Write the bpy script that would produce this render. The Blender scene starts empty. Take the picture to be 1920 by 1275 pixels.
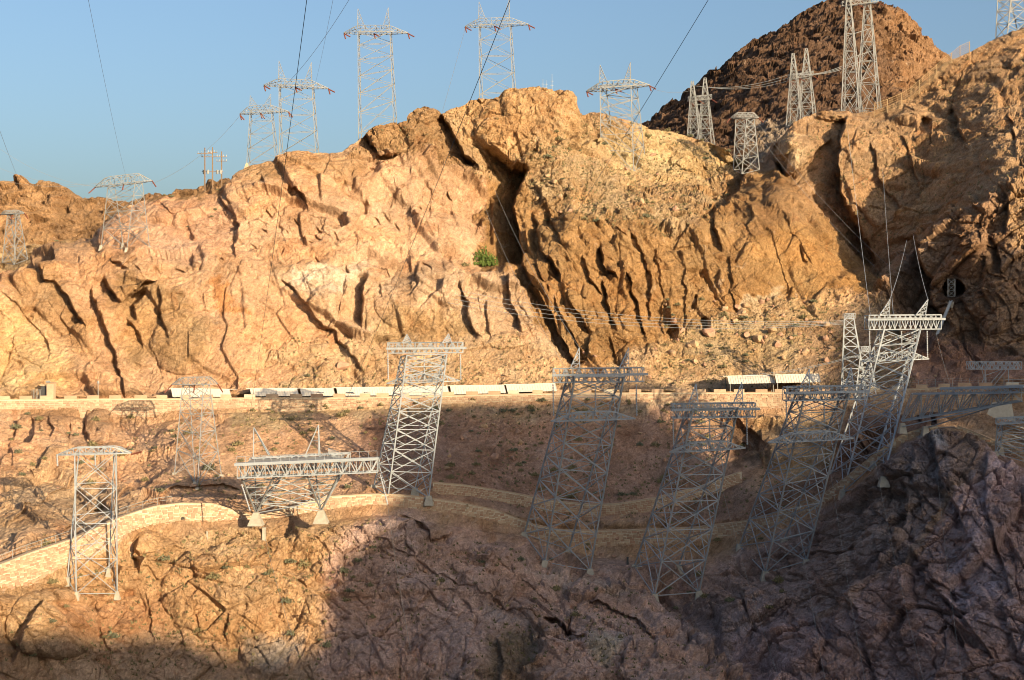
import bpy, bmesh, math, random
import numpy as np
from mathutils import Vector, Matrix

# ------------------------------------------------------------------ camera, sky, sun, exposure
SC = bpy.context.scene
F = 2638.0
CX, CY = 960.0, 637.5
cam_d = bpy.data.cameras.new('camera')
cam = bpy.data.objects.new('camera', cam_d)
SC.collection.objects.link(cam)
cam.location = (0, 0, 0)
cam.rotation_euler = (math.radians(90), 0, 0)
cam_d.sensor_width = 36.0
cam_d.lens = 36.0 * F / 1920.0
cam_d.clip_start = 0.5
cam_d.clip_end = 6000.0
SC.camera = cam

SUN_EL = math.radians(11.5)
SUN_AZ = math.radians(38.0)            # to the right of straight-behind
sun_dir = Vector((math.sin(SUN_AZ) * math.cos(SUN_EL), -math.cos(SUN_AZ) * math.cos(SUN_EL), math.sin(SUN_EL)))
world = bpy.data.worlds.new('World')
SC.world = world
world.use_nodes = True
wn = world.node_tree
wn.nodes.clear()
sky = wn.nodes.new('ShaderNodeTexSky')
sky.sky_type = 'NISHITA'
sky.sun_disc = False
sky.sun_elevation = SUN_EL
sky.sun_rotation = math.atan2(sun_dir.x, sun_dir.y)
sky.altitude = 400
sky.air_density = 1.0
sky.dust_density = 6.0
sky.ozone_density = 2.4
bg = wn.nodes.new('ShaderNodeBackground')
bg.inputs['Strength'].default_value = 0.118
wo = wn.nodes.new('ShaderNodeOutputWorld')
wn.links.new(sky.outputs['Color'], bg.inputs['Color'])
wn.links.new(bg.outputs['Background'], wo.inputs['Surface'])

sl = bpy.data.lights.new('sun', 'SUN')
sl.energy = 5.0
sl.angle = math.radians(0.53)
sl.color = (1.0, 0.785, 0.505)
sun = bpy.data.objects.new('sun', sl)
SC.collection.objects.link(sun)
sun.rotation_euler = sun_dir.to_track_quat('Z', 'Y').to_euler()
sun.location = (150, -150, 200)

SC.view_settings.view_transform = 'Standard'
SC.view_settings.look = 'None'
SC.view_settings.exposure = 0.95
SC.view_settings.gamma = 1.0
SC.view_settings.use_curve_mapping = False
try:
    SC.cycles.filter_width = 1.0
    SC.cycles.max_bounces = 7
    SC.cycles.diffuse_bounces = 5
    SC.cycles.use_denoising = True
    SC.cycles.denoiser = 'OPENIMAGEDENOISE'
    SC.cycles.denoising_input_passes = 'RGB_ALBEDO_NORMAL'
    SC.cycles.denoising_prefilter = 'ACCURATE'
except Exception:
    pass

# ------------------------------------------------------------------ helpers
COL = SC.collection
random.seed(7)
RNG = np.random.RandomState(11)


def at(px, py, d):
    return Vector(((px - CX) / F * d, d, -(py - CY) / F * d))


def tag(o, label=None, cat=None, group=None, kind=None):
    if label: o['label'] = label
    if cat: o['category'] = cat
    if group: o['group'] = group
    if kind: o['kind'] = kind
    return o


def empty(name, loc, label=None, cat=None, group=None):
    o = bpy.data.objects.new(name, None)
    o.empty_display_size = 0.5
    COL.objects.link(o)
    o.location = loc
    return tag(o, label, cat, group)


def link(name, me, parent=None, world_coords=True):
    o = bpy.data.objects.new(name, me)
    COL.objects.link(o)
    if parent is not None:
        o.parent = parent
        if world_coords:
            p = parent
            off = Vector((0, 0, 0))
            while p is not None:
                off += p.location
                p = p.parent
            o.location = -off
    return o


def mesh_np(name, V, Fq, mat, smooth=False):
    """V (n,3), Fq (m,4) or (m,3) arrays"""
    me = bpy.data.meshes.new(name)
    V = np.asarray(V, dtype=np.float32)
    Fq = np.asarray(Fq, dtype=np.int32)
    n, k = Fq.shape
    me.vertices.add(len(V))
    me.vertices.foreach_set('co', V.ravel())
    me.loops.add(n * k)
    me.loops.foreach_set('vertex_index', Fq.ravel())
    me.polygons.add(n)
    me.polygons.foreach_set('loop_start', np.arange(0, n * k, k, dtype=np.int32))
    me.polygons.foreach_set('loop_total', np.full(n, k, dtype=np.int32))
    me.polygons.foreach_set('use_smooth', np.full(n, bool(smooth)))
    if mat: me.materials.append(mat)
    me.update(calc_edges=True)
    return me


class MB:
    """collects bars, boxes and tubes; build() links them as ONE mesh object"""
    def __init__(s):
        s.v = []; s.f = []

    def bar(s, a, b, r, r2=None, n=4):
        a = Vector(a); b = Vector(b)
        d = b - a
        if d.length < 1e-5: return s
        d.normalize()
        up = Vector((0, 0, 1)) if abs(d.z) < 0.9 else Vector((1, 0, 0))
        u = d.cross(up).normalized(); w = d.cross(u)
        if r2 is None: r2 = r
        i0 = len(s.v)
        for p, rr in ((a, r), (b, r2)):
            for k in range(n):
                t = 2 * math.pi * (k + 0.5) / n
                s.v.append(p + u * (math.cos(t) * rr) + w * (math.sin(t) * rr))
        for k in range(n):
            k2 = (k + 1) % n
            s.f.append((i0 + k, i0 + k2, i0 + n + k2, i0 + n + k))
        s.f.append(tuple(i0 + k for k in reversed(range(n))))
        s.f.append(tuple(i0 + n + k for k in range(n)))
        return s

    def path(s, pts, r, n=4):
        for a, b in zip(pts[:-1], pts[1:]): s.bar(a, b, r, n=n)
        return s

    def hexa(s, c):
        """8 corners: bottom ring 0-3, top ring 4-7"""
        i = len(s.v)
        s.v += [Vector(p) for p in c]
        for f in ((3, 2, 1, 0), (4, 5, 6, 7), (0, 1, 5, 4), (1, 2, 6, 5), (2, 3, 7, 6), (3, 0, 4, 7)):
            s.f.append(tuple(i + k for k in f))
        return s

    def box(s, c, ax, ay, az, hx, hy, hz):
        c = Vector(c); X = Vector(ax).normalized() * hx; Y = Vector(ay).normalized() * hy; Z = Vector(az).normalized() * hz
        return s.hexa([c - X - Y - Z, c + X - Y - Z, c + X + Y - Z, c - X + Y - Z,
                       c - X - Y + Z, c + X - Y + Z, c + X + Y + Z, c - X + Y + Z])

    def tri(s, a, b, c):
        i = len(s.v); s.v += [Vector(a), Vector(b), Vector(c)]; s.f.append((i, i + 1, i + 2)); return s

    def mesh(s, name, mat):
        me = bpy.data.meshes.new(name)
        me.from_pydata([tuple(p) for p in s.v], [], s.f)
        if mat: me.materials.append(mat)
        me.update()
        return me

    def build(s, name, mat, parent=None):
        if not s.v: return None
        return link(name, s.mesh(name, mat), parent)


# ------------------------------------------------------------------ materials
def new_mat(name):
    m = bpy.data.materials.new(name); m.use_nodes = True
    nt = m.node_tree
    b = nt.nodes['Principled BSDF']
    return m, nt, b


def noise_node(nt, scale, detail=6, rough=0.6, vec=None, dist=0.0):
    n = nt.nodes.new('ShaderNodeTexNoise')
    n.inputs['Scale'].default_value = scale; n.inputs['Detail'].default_value = detail
    n.inputs['Roughness'].default_value = rough; n.inputs['Distortion'].default_value = dist
    if vec is not None: nt.links.new(vec, n.inputs['Vector'])
    return n


def ramp(nt, fac, stops):
    r = nt.nodes.new('ShaderNodeValToRGB')
    e = r.color_ramp.elements
    while len(e) < len(stops): e.new(0.5)
    for k, (p, c) in enumerate(stops):
        e[k].position = p; e[k].color = (c[0], c[1], c[2], 1) if not isinstance(c, (int, float)) else (c, c, c, 1)
    nt.links.new(fac, r.inputs['Fac'])
    return r


def mixc(nt, mode, fac, a, b):
    m = nt.nodes.new('ShaderNodeMix'); m.data_type = 'RGBA'; m.blend_type = mode
    if isinstance(fac, (int, float)): m.inputs['Factor'].default_value = fac
    else: nt.links.new(fac, m.inputs['Factor'])
    for sock, val in ((m.inputs[6], a), (m.inputs[7], b)):
        if isinstance(val, tuple): sock.default_value = (*val[:3], 1)
        else: nt.links.new(val, sock)
    return m.outputs[2]


def plain(name, col, rough=0.7, var=0.18, scale=1.5, metal=0.0, bump=0.0, bscale=8.0):
    m, nt, b = new_mat(name)
    tc = nt.nodes.new('ShaderNodeTexCoord')
    n = noise_node(nt, scale, 5, 0.65, tc.outputs['Object'])
    r = ramp(nt, n.outputs['Fac'], [(0.25, tuple(c * (1 - var) for c in col)), (0.75, tuple(min(1, c * (1 + var)) for c in col))])
    nt.links.new(r.outputs['Color'], b.inputs['Base Color'])
    b.inputs['Roughness'].default_value = rough
    b.inputs['Metallic'].default_value = metal
    b.inputs['Specular IOR Level'].default_value = 0.25
    if bump:
        n2 = noise_node(nt, bscale, 6, 0.7, tc.outputs['Object'])
        bp = nt.nodes.new('ShaderNodeBump'); bp.inputs['Strength'].default_value = bump; bp.inputs['Distance'].default_value = 0.08
        nt.links.new(n2.outputs['Fac'], bp.inputs['Height']); nt.links.new(bp.outputs['Normal'], b.inputs['Normal'])
    return m


def rock_mat(name, fine=1.0):
    m, nt, b = new_mat(name)
    at_ = nt.nodes.new('ShaderNodeVertexColor'); at_.layer_name = 'Col'
    geo = nt.nodes.new('ShaderNodeNewGeometry')
    pos = geo.outputs['Position']
    mp = nt.nodes.new('ShaderNodeMapping'); mp.vector_type = 'TEXTURE'
    mp.inputs['Rotation'].default_value = (0, math.radians(35), 0)
    mp.inputs['Scale'].default_value = (0.65, 0.85, 1.25)
    nt.links.new(pos, mp.inputs['Vector'])
    n1 = noise_node(nt, 0.10, 8, 0.68, pos)
    r1 = ramp(nt, n1.outputs['Fac'], [(0.28, (0.66, 0.58, 0.50)), (0.5, (1.0, 1.0, 1.0)), (0.72, (1.22, 1.25, 1.30))])
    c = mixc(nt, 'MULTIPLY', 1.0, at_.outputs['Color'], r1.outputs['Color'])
    n2 = noise_node(nt, 0.55, 9, 0.72, mp.outputs['Vector'], 0.6)
    r2 = ramp(nt, n2.outputs['Fac'], [(0.30, (0.58, 0.54, 0.50)), (0.5, (1.0, 1.0, 1.0)), (0.72, (1.40, 1.40, 1.42))])
    c = mixc(nt, 'MULTIPLY', 0.9, c, r2.outputs['Color'])
    n5 = noise_node(nt, 2.2, 5, 0.7, pos)
    r5 = ramp(nt, n5.outputs['Fac'], [(0.30, 0.72), (0.5, 1.0), (0.72, 1.28)])
    c = mixc(nt, 'MULTIPLY', 1.0, c, r5.outputs['Color'])
    # pale mineral streaks and rusty stains with their own shapes
    n3 = noise_node(nt, 0.22, 8, 0.7, mp.outputs['Vector'], 1.2)
    r3 = ramp(nt, n3.outputs['Fac'], [(0.60, 0.0), (0.70, 1.0)])
    pale = mixc(nt, 'MIX', 0.55, c, (0.62, 0.51, 0.41))
    fac = nt.nodes.new('ShaderNodeMath'); fac.operation = 'MULTIPLY'; fac.inputs[1].default_value = 0.62
    nt.links.new(r3.outputs['Color'], fac.inputs[0])
    c = mixc(nt, 'MIX', fac.outputs[0], c, pale)
    n4 = noise_node(nt, 0.16, 7, 0.7, pos, 0.8)
    r4 = ramp(nt, n4.outputs['Fac'], [(0.56, 0.0), (0.68, 1.0)])
    rust = mixc(nt, 'MULTIPLY', 1.0, c, (0.80, 0.56, 0.42))
    fac2 = nt.nodes.new('ShaderNodeMath'); fac2.operation = 'MULTIPLY'; fac2.inputs[1].default_value = 0.55
    nt.links.new(r4.outputs['Color'], fac2.inputs[0])
    c = mixc(nt, 'MIX', fac2.outputs[0], c, rust)
    nt.links.new(c, b.inputs['Base Color'])
    b.inputs['Roughness'].default_value = 0.92
    b.inputs['Specular IOR Level'].default_value = 0.15
    # fine relief
    h1 = noise_node(nt, 0.9, 10, 0.74, mp.outputs['Vector'], 0.5)
    vo = nt.nodes.new('ShaderNodeTexVoronoi'); vo.feature = 'DISTANCE_TO_EDGE'; vo.inputs['Scale'].default_value = 0.8
    wv = nt.nodes.new('ShaderNodeVectorMath'); wv.operation = 'ADD'
    nw = noise_node(nt, 0.8, 4, 0.6, pos)
    sc_ = nt.nodes.new('ShaderNodeVectorMath'); sc_.operation = 'SCALE'; sc_.inputs['Scale'].default_value = 1.6
    nt.links.new(nw.outputs['Color'], sc_.inputs[0])
    nt.links.new(mp.outputs['Vector'], wv.inputs[0]); nt.links.new(sc_.outputs[0], wv.inputs[1])
    nt.links.new(wv.outputs[0], vo.inputs['Vector'])
    vr = ramp(nt, vo.outputs['Distance'], [(0.0, 0.0), (0.10, 1.0)])
    mx = nt.nodes.new('ShaderNodeMath'); mx.operation = 'MULTIPLY_ADD'; mx.inputs[1].default_value = 0.26
    h2 = noise_node(nt, 2.6, 6, 0.7, pos, 0.3)
    vo2 = nt.nodes.new('ShaderNodeTexVoronoi'); vo2.feature = 'F1'; vo2.inputs['Scale'].default_value = 1.15
    nt.links.new(wv.outputs[0], vo2.inputs['Vector'])
    m2 = nt.nodes.new('ShaderNodeMath'); m2.operation = 'MULTIPLY_ADD'; m2.inputs[1].default_value = 0.34
    nt.links.new(h2.outputs['Fac'], m2.inputs[0]); nt.links.new(h1.outputs['Fac'], m2.inputs[2])
    m3 = nt.nodes.new('ShaderNodeMath'); m3.operation = 'MULTIPLY_ADD'; m3.inputs[1].default_value = 0.30
    nt.links.new(vo2.outputs['Distance'], m3.inputs[0]); nt.links.new(m2.outputs[0], m3.inputs[2])
    nt.links.new(vr.outputs['Color'], mx.inputs[0]); nt.links.new(m3.outputs[0], mx.inputs[2])
    bp = nt.nodes.new('ShaderNodeBump'); bp.inputs['Strength'].default_value = 0.85 * fine; bp.inputs['Distance'].default_value = 1.0
    nt.links.new(mx.outputs[0], bp.inputs['Height']); nt.links.new(bp.outputs['Normal'], b.inputs['Normal'])
    return m


M = {}
M['rock'] = rock_mat('canyon_rock')
M['steel'] = plain('galvanised_steel', (0.30, 0.325, 0.345), 0.6, 0.16, 0.6)
M['steel_far'] = plain('dull_galvanised_steel', (0.225, 0.23, 0.23), 0.6, 0.16, 0.6)
M['steel_old'] = plain('weathered_steel', (0.27, 0.27, 0.255), 0.6, 0.2, 0.6)
M['insul'] = plain('brown_porcelain', (0.17, 0.055, 0.035), 0.3, 0.2)
M['insul_grey'] = plain('grey_porcelain', (0.32, 0.34, 0.36), 0.35, 0.15)
M['wire'] = plain('aluminium_wire', (0.16, 0.16, 0.16), 0.55, 0.1)
M['concrete'] = plain('concrete', (0.36, 0.33, 0.27), 0.9, 0.2, 1.2, bump=0.3)
M['roofing'] = plain('painted_sheet', (0.68, 0.61, 0.50), 0.6, 0.08, 0.4)
M['mortar'] = plain('mortar', (0.50, 0.43, 0.32), 0.95, 0.15, 2.0, bump=0.3)
M['stone'] = plain('wall_stone', (0.38, 0.26, 0.17), 0.9, 0.2, 0.9, bump=0.5)
M['stone_b'] = plain('wall_stone_pale', (0.45, 0.33, 0.22), 0.9, 0.2, 0.9, bump=0.5)
M['stone_c'] = plain('wall_stone_red', (0.35, 0.215, 0.14), 0.9, 0.2, 0.9, bump=0.5)
M['asphalt'] = plain('asphalt', (0.055, 0.053, 0.05), 0.9, 0.2, 1.0)
M['gravel'] = plain('path_gravel', (0.20, 0.15, 0.11), 0.95, 0.25, 1.5)
M['wood'] = plain('pole_wood', (0.20, 0.13, 0.08), 0.85, 0.25, 2.0)
M['void_shade'] = plain('drain_void_shade', (0.05, 0.045, 0.04), 0.95, 0.2)  # dark colour standing in for the shade inside the drain
M['black_paint'] = plain('dark_car_paint', (0.02, 0.022, 0.026), 0.3, 0.1)
M['blue_paint'] = plain('blue_car_paint', (0.03, 0.05, 0.10), 0.3, 0.1)
M['glass'] = plain('car_glass', (0.02, 0.025, 0.03), 0.08, 0.05)
M['rubber'] = plain('tyre_rubber', (0.02, 0.02, 0.02), 0.8, 0.1)
M['door'] = plain('dark_door', (0.06, 0.06, 0.06), 0.6, 0.2)
M['twig'] = plain('twig', (0.14, 0.10, 0.06), 0.9, 0.2)
M['leaf_dry'] = plain('dry_leaf', (0.20, 0.17, 0.085), 0.85, 0.3, 3.0)
M['leaf_sage'] = plain('sage_leaf', (0.15, 0.15, 0.09), 0.85, 0.3, 3.0)
M['leaf_green'] = plain('green_leaf', (0.085, 0.125, 0.025), 0.8, 0.3, 3.0)
# ------------------------------------------------------------------ noise
_perm = np.random.RandomState(5).permutation(256).astype(np.int32)
_perm = np.concatenate([_perm, _perm, _perm])
_val = np.random.RandomState(6).uniform(-1, 1, 256).astype(np.float32)


def vnoise(x, y, seed=0):
    x = np.asarray(x, np.float32); y = np.asarray(y, np.float32)
    xi = np.floor(x).astype(np.int32); yi = np.floor(y).astype(np.int32)
    fx = x - xi; fy = y - yi
    fx = fx * fx * (3 - 2 * fx); fy = fy * fy * (3 - 2 * fy)
    xi = (xi + seed * 37) & 255; yi = (yi + seed * 91) & 255
    x1 = (xi + 1) & 255; y1 = (yi + 1) & 255
    p0 = _perm[xi]; p1 = _perm[x1]
    a = _val[_perm[p0 + yi]]; b = _val[_perm[p1 + yi]]
    c = _val[_perm[p0 + y1]]; d = _val[_perm[p1 + y1]]
    return (a + (b - a) * fx) * (1 - fy) + (c + (d - c) * fx) * fy


def fbm(x, y, octv=4, seed=0, gain=0.5):
    o = 0; a = 1.0; f = 1.0; n = 0
    for k in range(octv):
        ca, sa = math.cos(0.6 * k), math.sin(0.6 * k)
        o = o + a * vnoise((x * ca - y * sa) * f, (x * sa + y * ca) * f, seed + k)
        n += a; a *= gain; f *= 2.07
    return o / n


def ridged(x, y, octv=4, seed=0, gain=0.5):
    o = 0; a = 1.0; f = 1.0; n = 0
    for k in range(octv):
        ca, sa = math.cos(0.5 * k), math.sin(0.5 * k)
        o = o + a * (1 - 2 * np.abs(vnoise((x * ca - y * sa) * f, (x * sa + y * ca) * f, seed + k)))
        n += a; a *= gain; f *= 2.1
    return o / n


_ca = np.random.RandomState(8).uniform(0, 1, (256, 5)).astype(np.float32)


def cells(x, y, seed=0):
    """voronoi: nearest cell's random values, offset to it, and edge distance F2-F1"""
    x = np.asarray(x, np.float32); y = np.asarray(y, np.float32)
    xi = np.floor(x).astype(np.int32); yi = np.floor(y).astype(np.int32)
    f1 = np.full(x.shape, 9, np.float32); f2 = np.full(x.shape, 9, np.float32)
    bi = np.zeros(x.shape, np.int32); bx = np.zeros(x.shape, np.float32); by = np.zeros(x.shape, np.float32)
    for dx in (-1, 0, 1):
        for dy in (-1, 0, 1):
            cx = xi + dx; cy = yi + dy
            h = _perm[_perm[(cx + seed * 57) & 255] + ((cy + seed * 131) & 255)]
            ox = x - (cx + _ca[h, 0]); oy = y - (cy + _ca[h, 1])
            d = ox * ox + oy * oy
            m = d < f1
            f2 = np.where(m, f1, np.minimum(f2, d))
            f1 = np.where(m, d, f1)
            bi = np.where(m, h, bi); bx = np.where(m, ox, bx); by = np.where(m, oy, by)
    return bi, bx, by, np.sqrt(f2) - np.sqrt(f1), np.sqrt(f1)


def facets(x, y, seed=0, tilt=1.0, crack=0.5, lev=1.0):
    """broken-rock relief: each cell a tilted plane at its own level, a notch along the joints"""
    bi, bx, by, e, f1 = cells(x, y, seed)
    r = _ca[bi]
    h = lev * (r[..., 2] - 0.5) + tilt * ((r[..., 3] - 0.5) * bx + (r[..., 4] - 0.5) * by) * 2
    ck = np.clip(1 - e / 0.10, 0, 1)
    return h - crack * ck * ck


def fac(u, v, su, sv, seed, slope=0.4, lev=0.3, crack=0.3):
    """joint-bounded slabs in metres: su x sv cells, each a plane with its own dip"""
    bi, bx, by, e, f1 = cells(u / su, v / sv, seed)
    r = _ca[bi]
    h = lev * (r[..., 2] - 0.5) * sv + 2 * slope * ((r[..., 3] - 0.5) * bx * su * 0.6 + (r[..., 4] - 0.5) * by * sv)
    ck = np.clip(1 - e / 0.07, 0, 1)
    return h - crack * sv * 0.35 * ck


def lumps(x, y, seed=0, r0=0.5, dens=0.6):
    bi, bx, by, e, f1 = cells(x, y, seed)
    r = _ca[bi]
    rad = r0 * (0.35 + 0.65 * r[..., 2]) * (r[..., 3] < dens)
    # faceted lump: mix of round and planar distance
    q = np.maximum(np.abs(bx * 0.9 + by * (r[..., 4] - 0.5)), np.abs(by)) * 0.6 + f1 * 0.5
    return np.clip(rad - q, 0, 1)


def smooth01(t):
    t = np.clip(t, 0, 1); return t * t * (3 - 2 * t)


# ------------------------------------------------------------------ break lines of the canyon wall: (px, py, distance)
L = {}
L['low'] = [(-300, 1345, 205), (0, 1345, 209), (300, 1345, 222), (620, 1345, 228), (900, 1345, 222), (1100, 1345, 214), (1250, 1345, 208), (1360, 1345, 206), (1450, 1345, 214), (1560, 1345, 214), (1750, 1345, 205), (1920, 1345, 196), (2250, 1345, 190)]
L['mid'] = [(-300, 1235, 204), (0, 1225, 211), (150, 1215, 224), (300, 1205, 234), (480, 1195, 240), (620, 1180, 243), (800, 1165, 243), (1000, 1175, 241), (1150, 1190, 238), (1300, 1210, 237), (1400, 1225, 240), (1500, 1190, 240), (1600, 1150, 233), (1750, 1130, 219), (1920, 1130, 208), (2250, 1130, 200)]
L['edge'] = [(-300, 1175, 205), (0, 1145, 213), (120, 1130, 226), (220, 1110, 236), (330, 1045, 244), (480, 1010, 251), (600, 1005, 255), (720, 995, 257), (800, 1005, 257), (900, 1030, 258), (1000, 1070, 257), (1100, 1090, 257), (1200, 1110, 256), (1300, 1125, 257), (1400, 1090, 258), (1500, 1060, 254), (1570, 985, 247), (1640, 900, 241), (1720, 830, 238), (1790, 812, 236), (1860, 850, 233), (1920, 880, 230), (2250, 900, 225)]
L['wall_base'] = [(-300, 1150, 207), (0, 1113, 215), (95, 1080, 225), (150, 1062, 231), (215, 1040, 237), (300, 1008, 244), (345, 990, 247), (400, 984, 251), (440, 976, 254), (480, 970, 257), (600, 975, 260), (700, 963, 262), (740, 965, 263), (860, 985, 266), (985, 1002, 270), (1010, 1022, 271), (1120, 1042, 273), (1200, 1050, 273), (1300, 1045, 272), (1380, 1025, 269), (1440, 1010, 265), (1480, 995, 262), (1540, 962, 256), (1580, 928, 252), (1640, 874, 247), (1700, 830, 244), (1755, 803, 242), (1800, 806, 241), (1850, 840, 239), (1890, 868, 238), (1920, 885, 237), (2250, 900, 230)]
L['wall_top'] = [(-300, 1115, 208), (0, 1060, 216), (60, 1036, 222), (140, 1010, 231), (215, 975, 238), (250, 962, 242), (290, 950, 245), (340, 944, 248), (400, 945, 252), (440, 958, 255), (475, 968, 258), (540, 955, 260), (605, 932, 262), (700, 927, 264), (760, 929, 265), (860, 942, 268), (930, 957, 270), (1000, 984, 272), (1050, 994, 273.5), (1120, 996, 274.5), (1200, 994, 275), (1300, 990, 274), (1380, 980, 271), (1440, 966, 267), (1500, 947, 262), (1545, 926, 257), (1590, 893, 253), (1640, 852, 248), (1690, 816, 246), (1740, 800, 244), (1790, 797, 243), (1830, 812, 242), (1890, 838, 240), (1920, 850, 239), (2250, 870, 232)]
L['road_base'] = [(-300, 772, 290), (0, 772, 297), (130, 778, 299), (220, 790, 301), (270, 797, 302), (330, 785, 302), (430, 772, 303), (560, 770, 304), (700, 766, 304), (850, 760, 304), (1000, 754, 304), (1100, 752, 304), (1240, 752, 304), (1330, 764, 304), (1450, 774, 303), (1560, 772, 300), (1650, 764, 296), (1750, 756, 292), (1920, 752, 288), (2250, 745, 283)]
L['road_front'] = [(-300, 752, 291), (0, 750, 298), (270, 748, 303), (430, 747, 304), (700, 745, 305), (1040, 738, 305), (1240, 737, 305), (1450, 737, 304), (1560, 736, 301), (1700, 730, 295), (1800, 726, 291), (1920, 724, 288.6), (2250, 720, 284)]
L['talus_top'] = [(-300, 640, 318), (0, 650, 320), (300, 660, 321), (480, 650, 323), (600, 640, 325), (680, 650, 326), (800, 640, 328), (950, 640, 328), (1060, 650, 327), (1150, 678, 325), (1240, 640, 334), (1350, 590, 342), (1450, 572, 345), (1560, 555, 347), (1650, 545, 346), (1750, 630, 332), (1850, 660, 322), (1920, 650, 316), (2250, 640, 312)]
L['bench_front'] = [(-300, 560, 328), (0, 525, 330), (60, 500, 331), (130, 480, 331), (200, 470, 332), (330, 466, 333), (430, 474, 334), (500, 490, 334), (600, 503, 334), (700, 496, 335), (800, 503, 336), (900, 507, 337), (990, 504, 338), (1060, 430, 344), (1150, 425, 347), (1260, 430, 351), (1340, 420, 354), (1440, 400, 356), (1540, 440, 356), (1640, 530, 350), (1700, 470, 343), (1760, 425, 337), (1820, 385, 332), (1880, 345, 328), (1930, 322, 326), (2250, 250, 322)]
L['bench_back'] = [(-300, 558, 336), (0, 518, 345), (60, 492, 345), (130, 472, 343), (200, 462, 341), (330, 460, 339), (430, 470, 338.5), (500, 488, 337), (600, 499, 339), (700, 493, 340), (800, 499, 342), (900, 503, 344), (990, 498, 346), (1060, 405, 352), (1150, 385, 358), (1260, 380, 364), (1340, 385, 364), (1440, 385, 360), (1540, 425, 362), (1640, 518, 362), (1700, 455, 358), (1760, 408, 353), (1820, 362, 347), (1880, 330, 342), (1930, 312, 338), (2250, 240, 334)]
L['brow'] = [(-300, 548, 348), (0, 512, 352), (100, 470, 352), (180, 458, 352), (215, 425, 347), (300, 405, 348), (400, 395, 349), (450, 370, 348), (560, 330, 352), (640, 320, 356), (700, 300, 362), (770, 270, 367), (830, 280, 370), (900, 300, 368), (940, 280, 370), (1040, 250, 374), (1120, 300, 384), (1220, 320, 396), (1300, 330, 404), (1380, 330, 396), (1440, 320, 392), (1480, 275, 390), (1560, 255, 394), (1650, 250, 398), (1750, 210, 400), (1840, 160, 398), (1920, 130, 394), (2250, 90, 385)]
SKY = [(-900, 560), (-300, 545), (0, 507), (60, 482), (110, 464), (150, 456), (178, 452), (188, 436), (196, 420), (206, 405), (222, 396), (240, 390), (270, 380), (300, 372), (330, 369), (380, 361), (402, 364), (420, 352), (432, 338), (450, 326), (470, 315), (500, 304), (530, 295), (560, 290), (600, 288), (640, 284), (662, 270), (678, 258), (690, 243), (710, 236), (735, 232), (763, 229), (770, 214), (782, 207), (797, 204), (815, 207), (827, 214), (832, 213), (850, 203), (872, 195), (880, 187), (900, 184), (925, 184), (937, 180), (945, 171), (958, 167), (985, 169), (1010, 166), (1035, 167), (1055, 170), (1072, 177), (1078, 192), (1090, 210), (1100, 214), (1112, 208), (1135, 214), (1160, 222), (1190, 230), (1220, 240), (1260, 246), (1290, 256), (1330, 268), (1362, 280), (1376, 300), (1392, 308), (1410, 304), (1432, 300), (1446, 282), (1462, 262), (1478, 246), (1490, 232), (1510, 222), (1540, 214), (1570, 212), (1610, 212), (1640, 206), (1670, 198), (1690, 186), (1720, 165), (1745, 146), (1772, 120), (1800, 104), (1830, 90), (1860, 75), (1885, 66), (1905, 60), (1920, 56), (1960, 45), (2100, 20), (2800, 10)]


def line(name, px, col=1):
    a = np.array(L[name], float)
    return np.interp(px, a[:, 0], a[:, col])


def skyline(px):
    a = np.array(SKY, float)
    return np.interp(px, a[:, 0], a[:, 1])


# columns and rows
pxs = np.concatenate([np.linspace(-900, -62, 26), np.arange(-60, 1981, 1.6), np.linspace(1990, 2800, 26)])
NU = len(pxs)
NV = 800
PYB = 1345.0
S = skyline(pxs)
PX = np.repeat(pxs[None, :], NV, 0)
tt = np.linspace(0, 1, NV)[:, None]
PY = PYB + (S[None, :] - PYB) * tt

wall_py = line('wall_top', pxs) + 5.0
wall_d = line('wall_top', pxs, 2) + 0.9
path_d = wall_d + 4.2
path_py = CY + (wall_py - CY) * wall_d / path_d
rf_py = line('road_front', pxs) + 4; rf_d = line('road_front', pxs, 2) + 0.7
rb_d = rf_d + 10.5
rb_py = CY + (rf_py - CY) * rf_d / rb_d
Dm = np.zeros((NV, NU))
zone = np.zeros((NV, NU), np.float32)     # relief damping near walls, path and road
KP = [np.full(NU, PYB), line('mid', pxs), line('edge', pxs), line('wall_base', pxs) + 3, wall_py, path_py,
      line('road_base', pxs) + 2, rf_py, rb_py, line('talus_top', pxs), line('bench_front', pxs), line('bench_back', pxs), line('brow', pxs), S]
sky_d = np.interp(pxs, [-900, -300, 0, 180, 300, 450, 600, 700, 800, 950, 1080, 1110, 1220, 1300, 1390, 1440, 1500, 1600, 1750, 1920, 2800],
                  [360, 362, 362, 360, 358, 356, 362, 368, 374, 378, 388, 396, 414, 424, 408, 410, 408, 412, 412, 408, 396])
KD = [line('low', pxs, 2), line('mid', pxs, 2), line('edge', pxs, 2), line('wall_base', pxs, 2) + 0.6, wall_d, path_d,
      line('road_base', pxs, 2) + 0.6, rf_d, rb_d, line('talus_top', pxs, 2), line('bench_front', pxs, 2), line('bench_back', pxs, 2), line('brow', pxs, 2), sky_d]
ZN = [1, 1, 1, 0.15, 0.0, 0.0, 0.1, 0.0, 0.0, 1, 1, 0.5, 1, 0.7]
KP = np.array(KP); KD = np.array(KD)
for k in range(1, len(KP)):
    KP[k] = np.minimum(KP[k], KP[k - 1] - 0.4)
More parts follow.
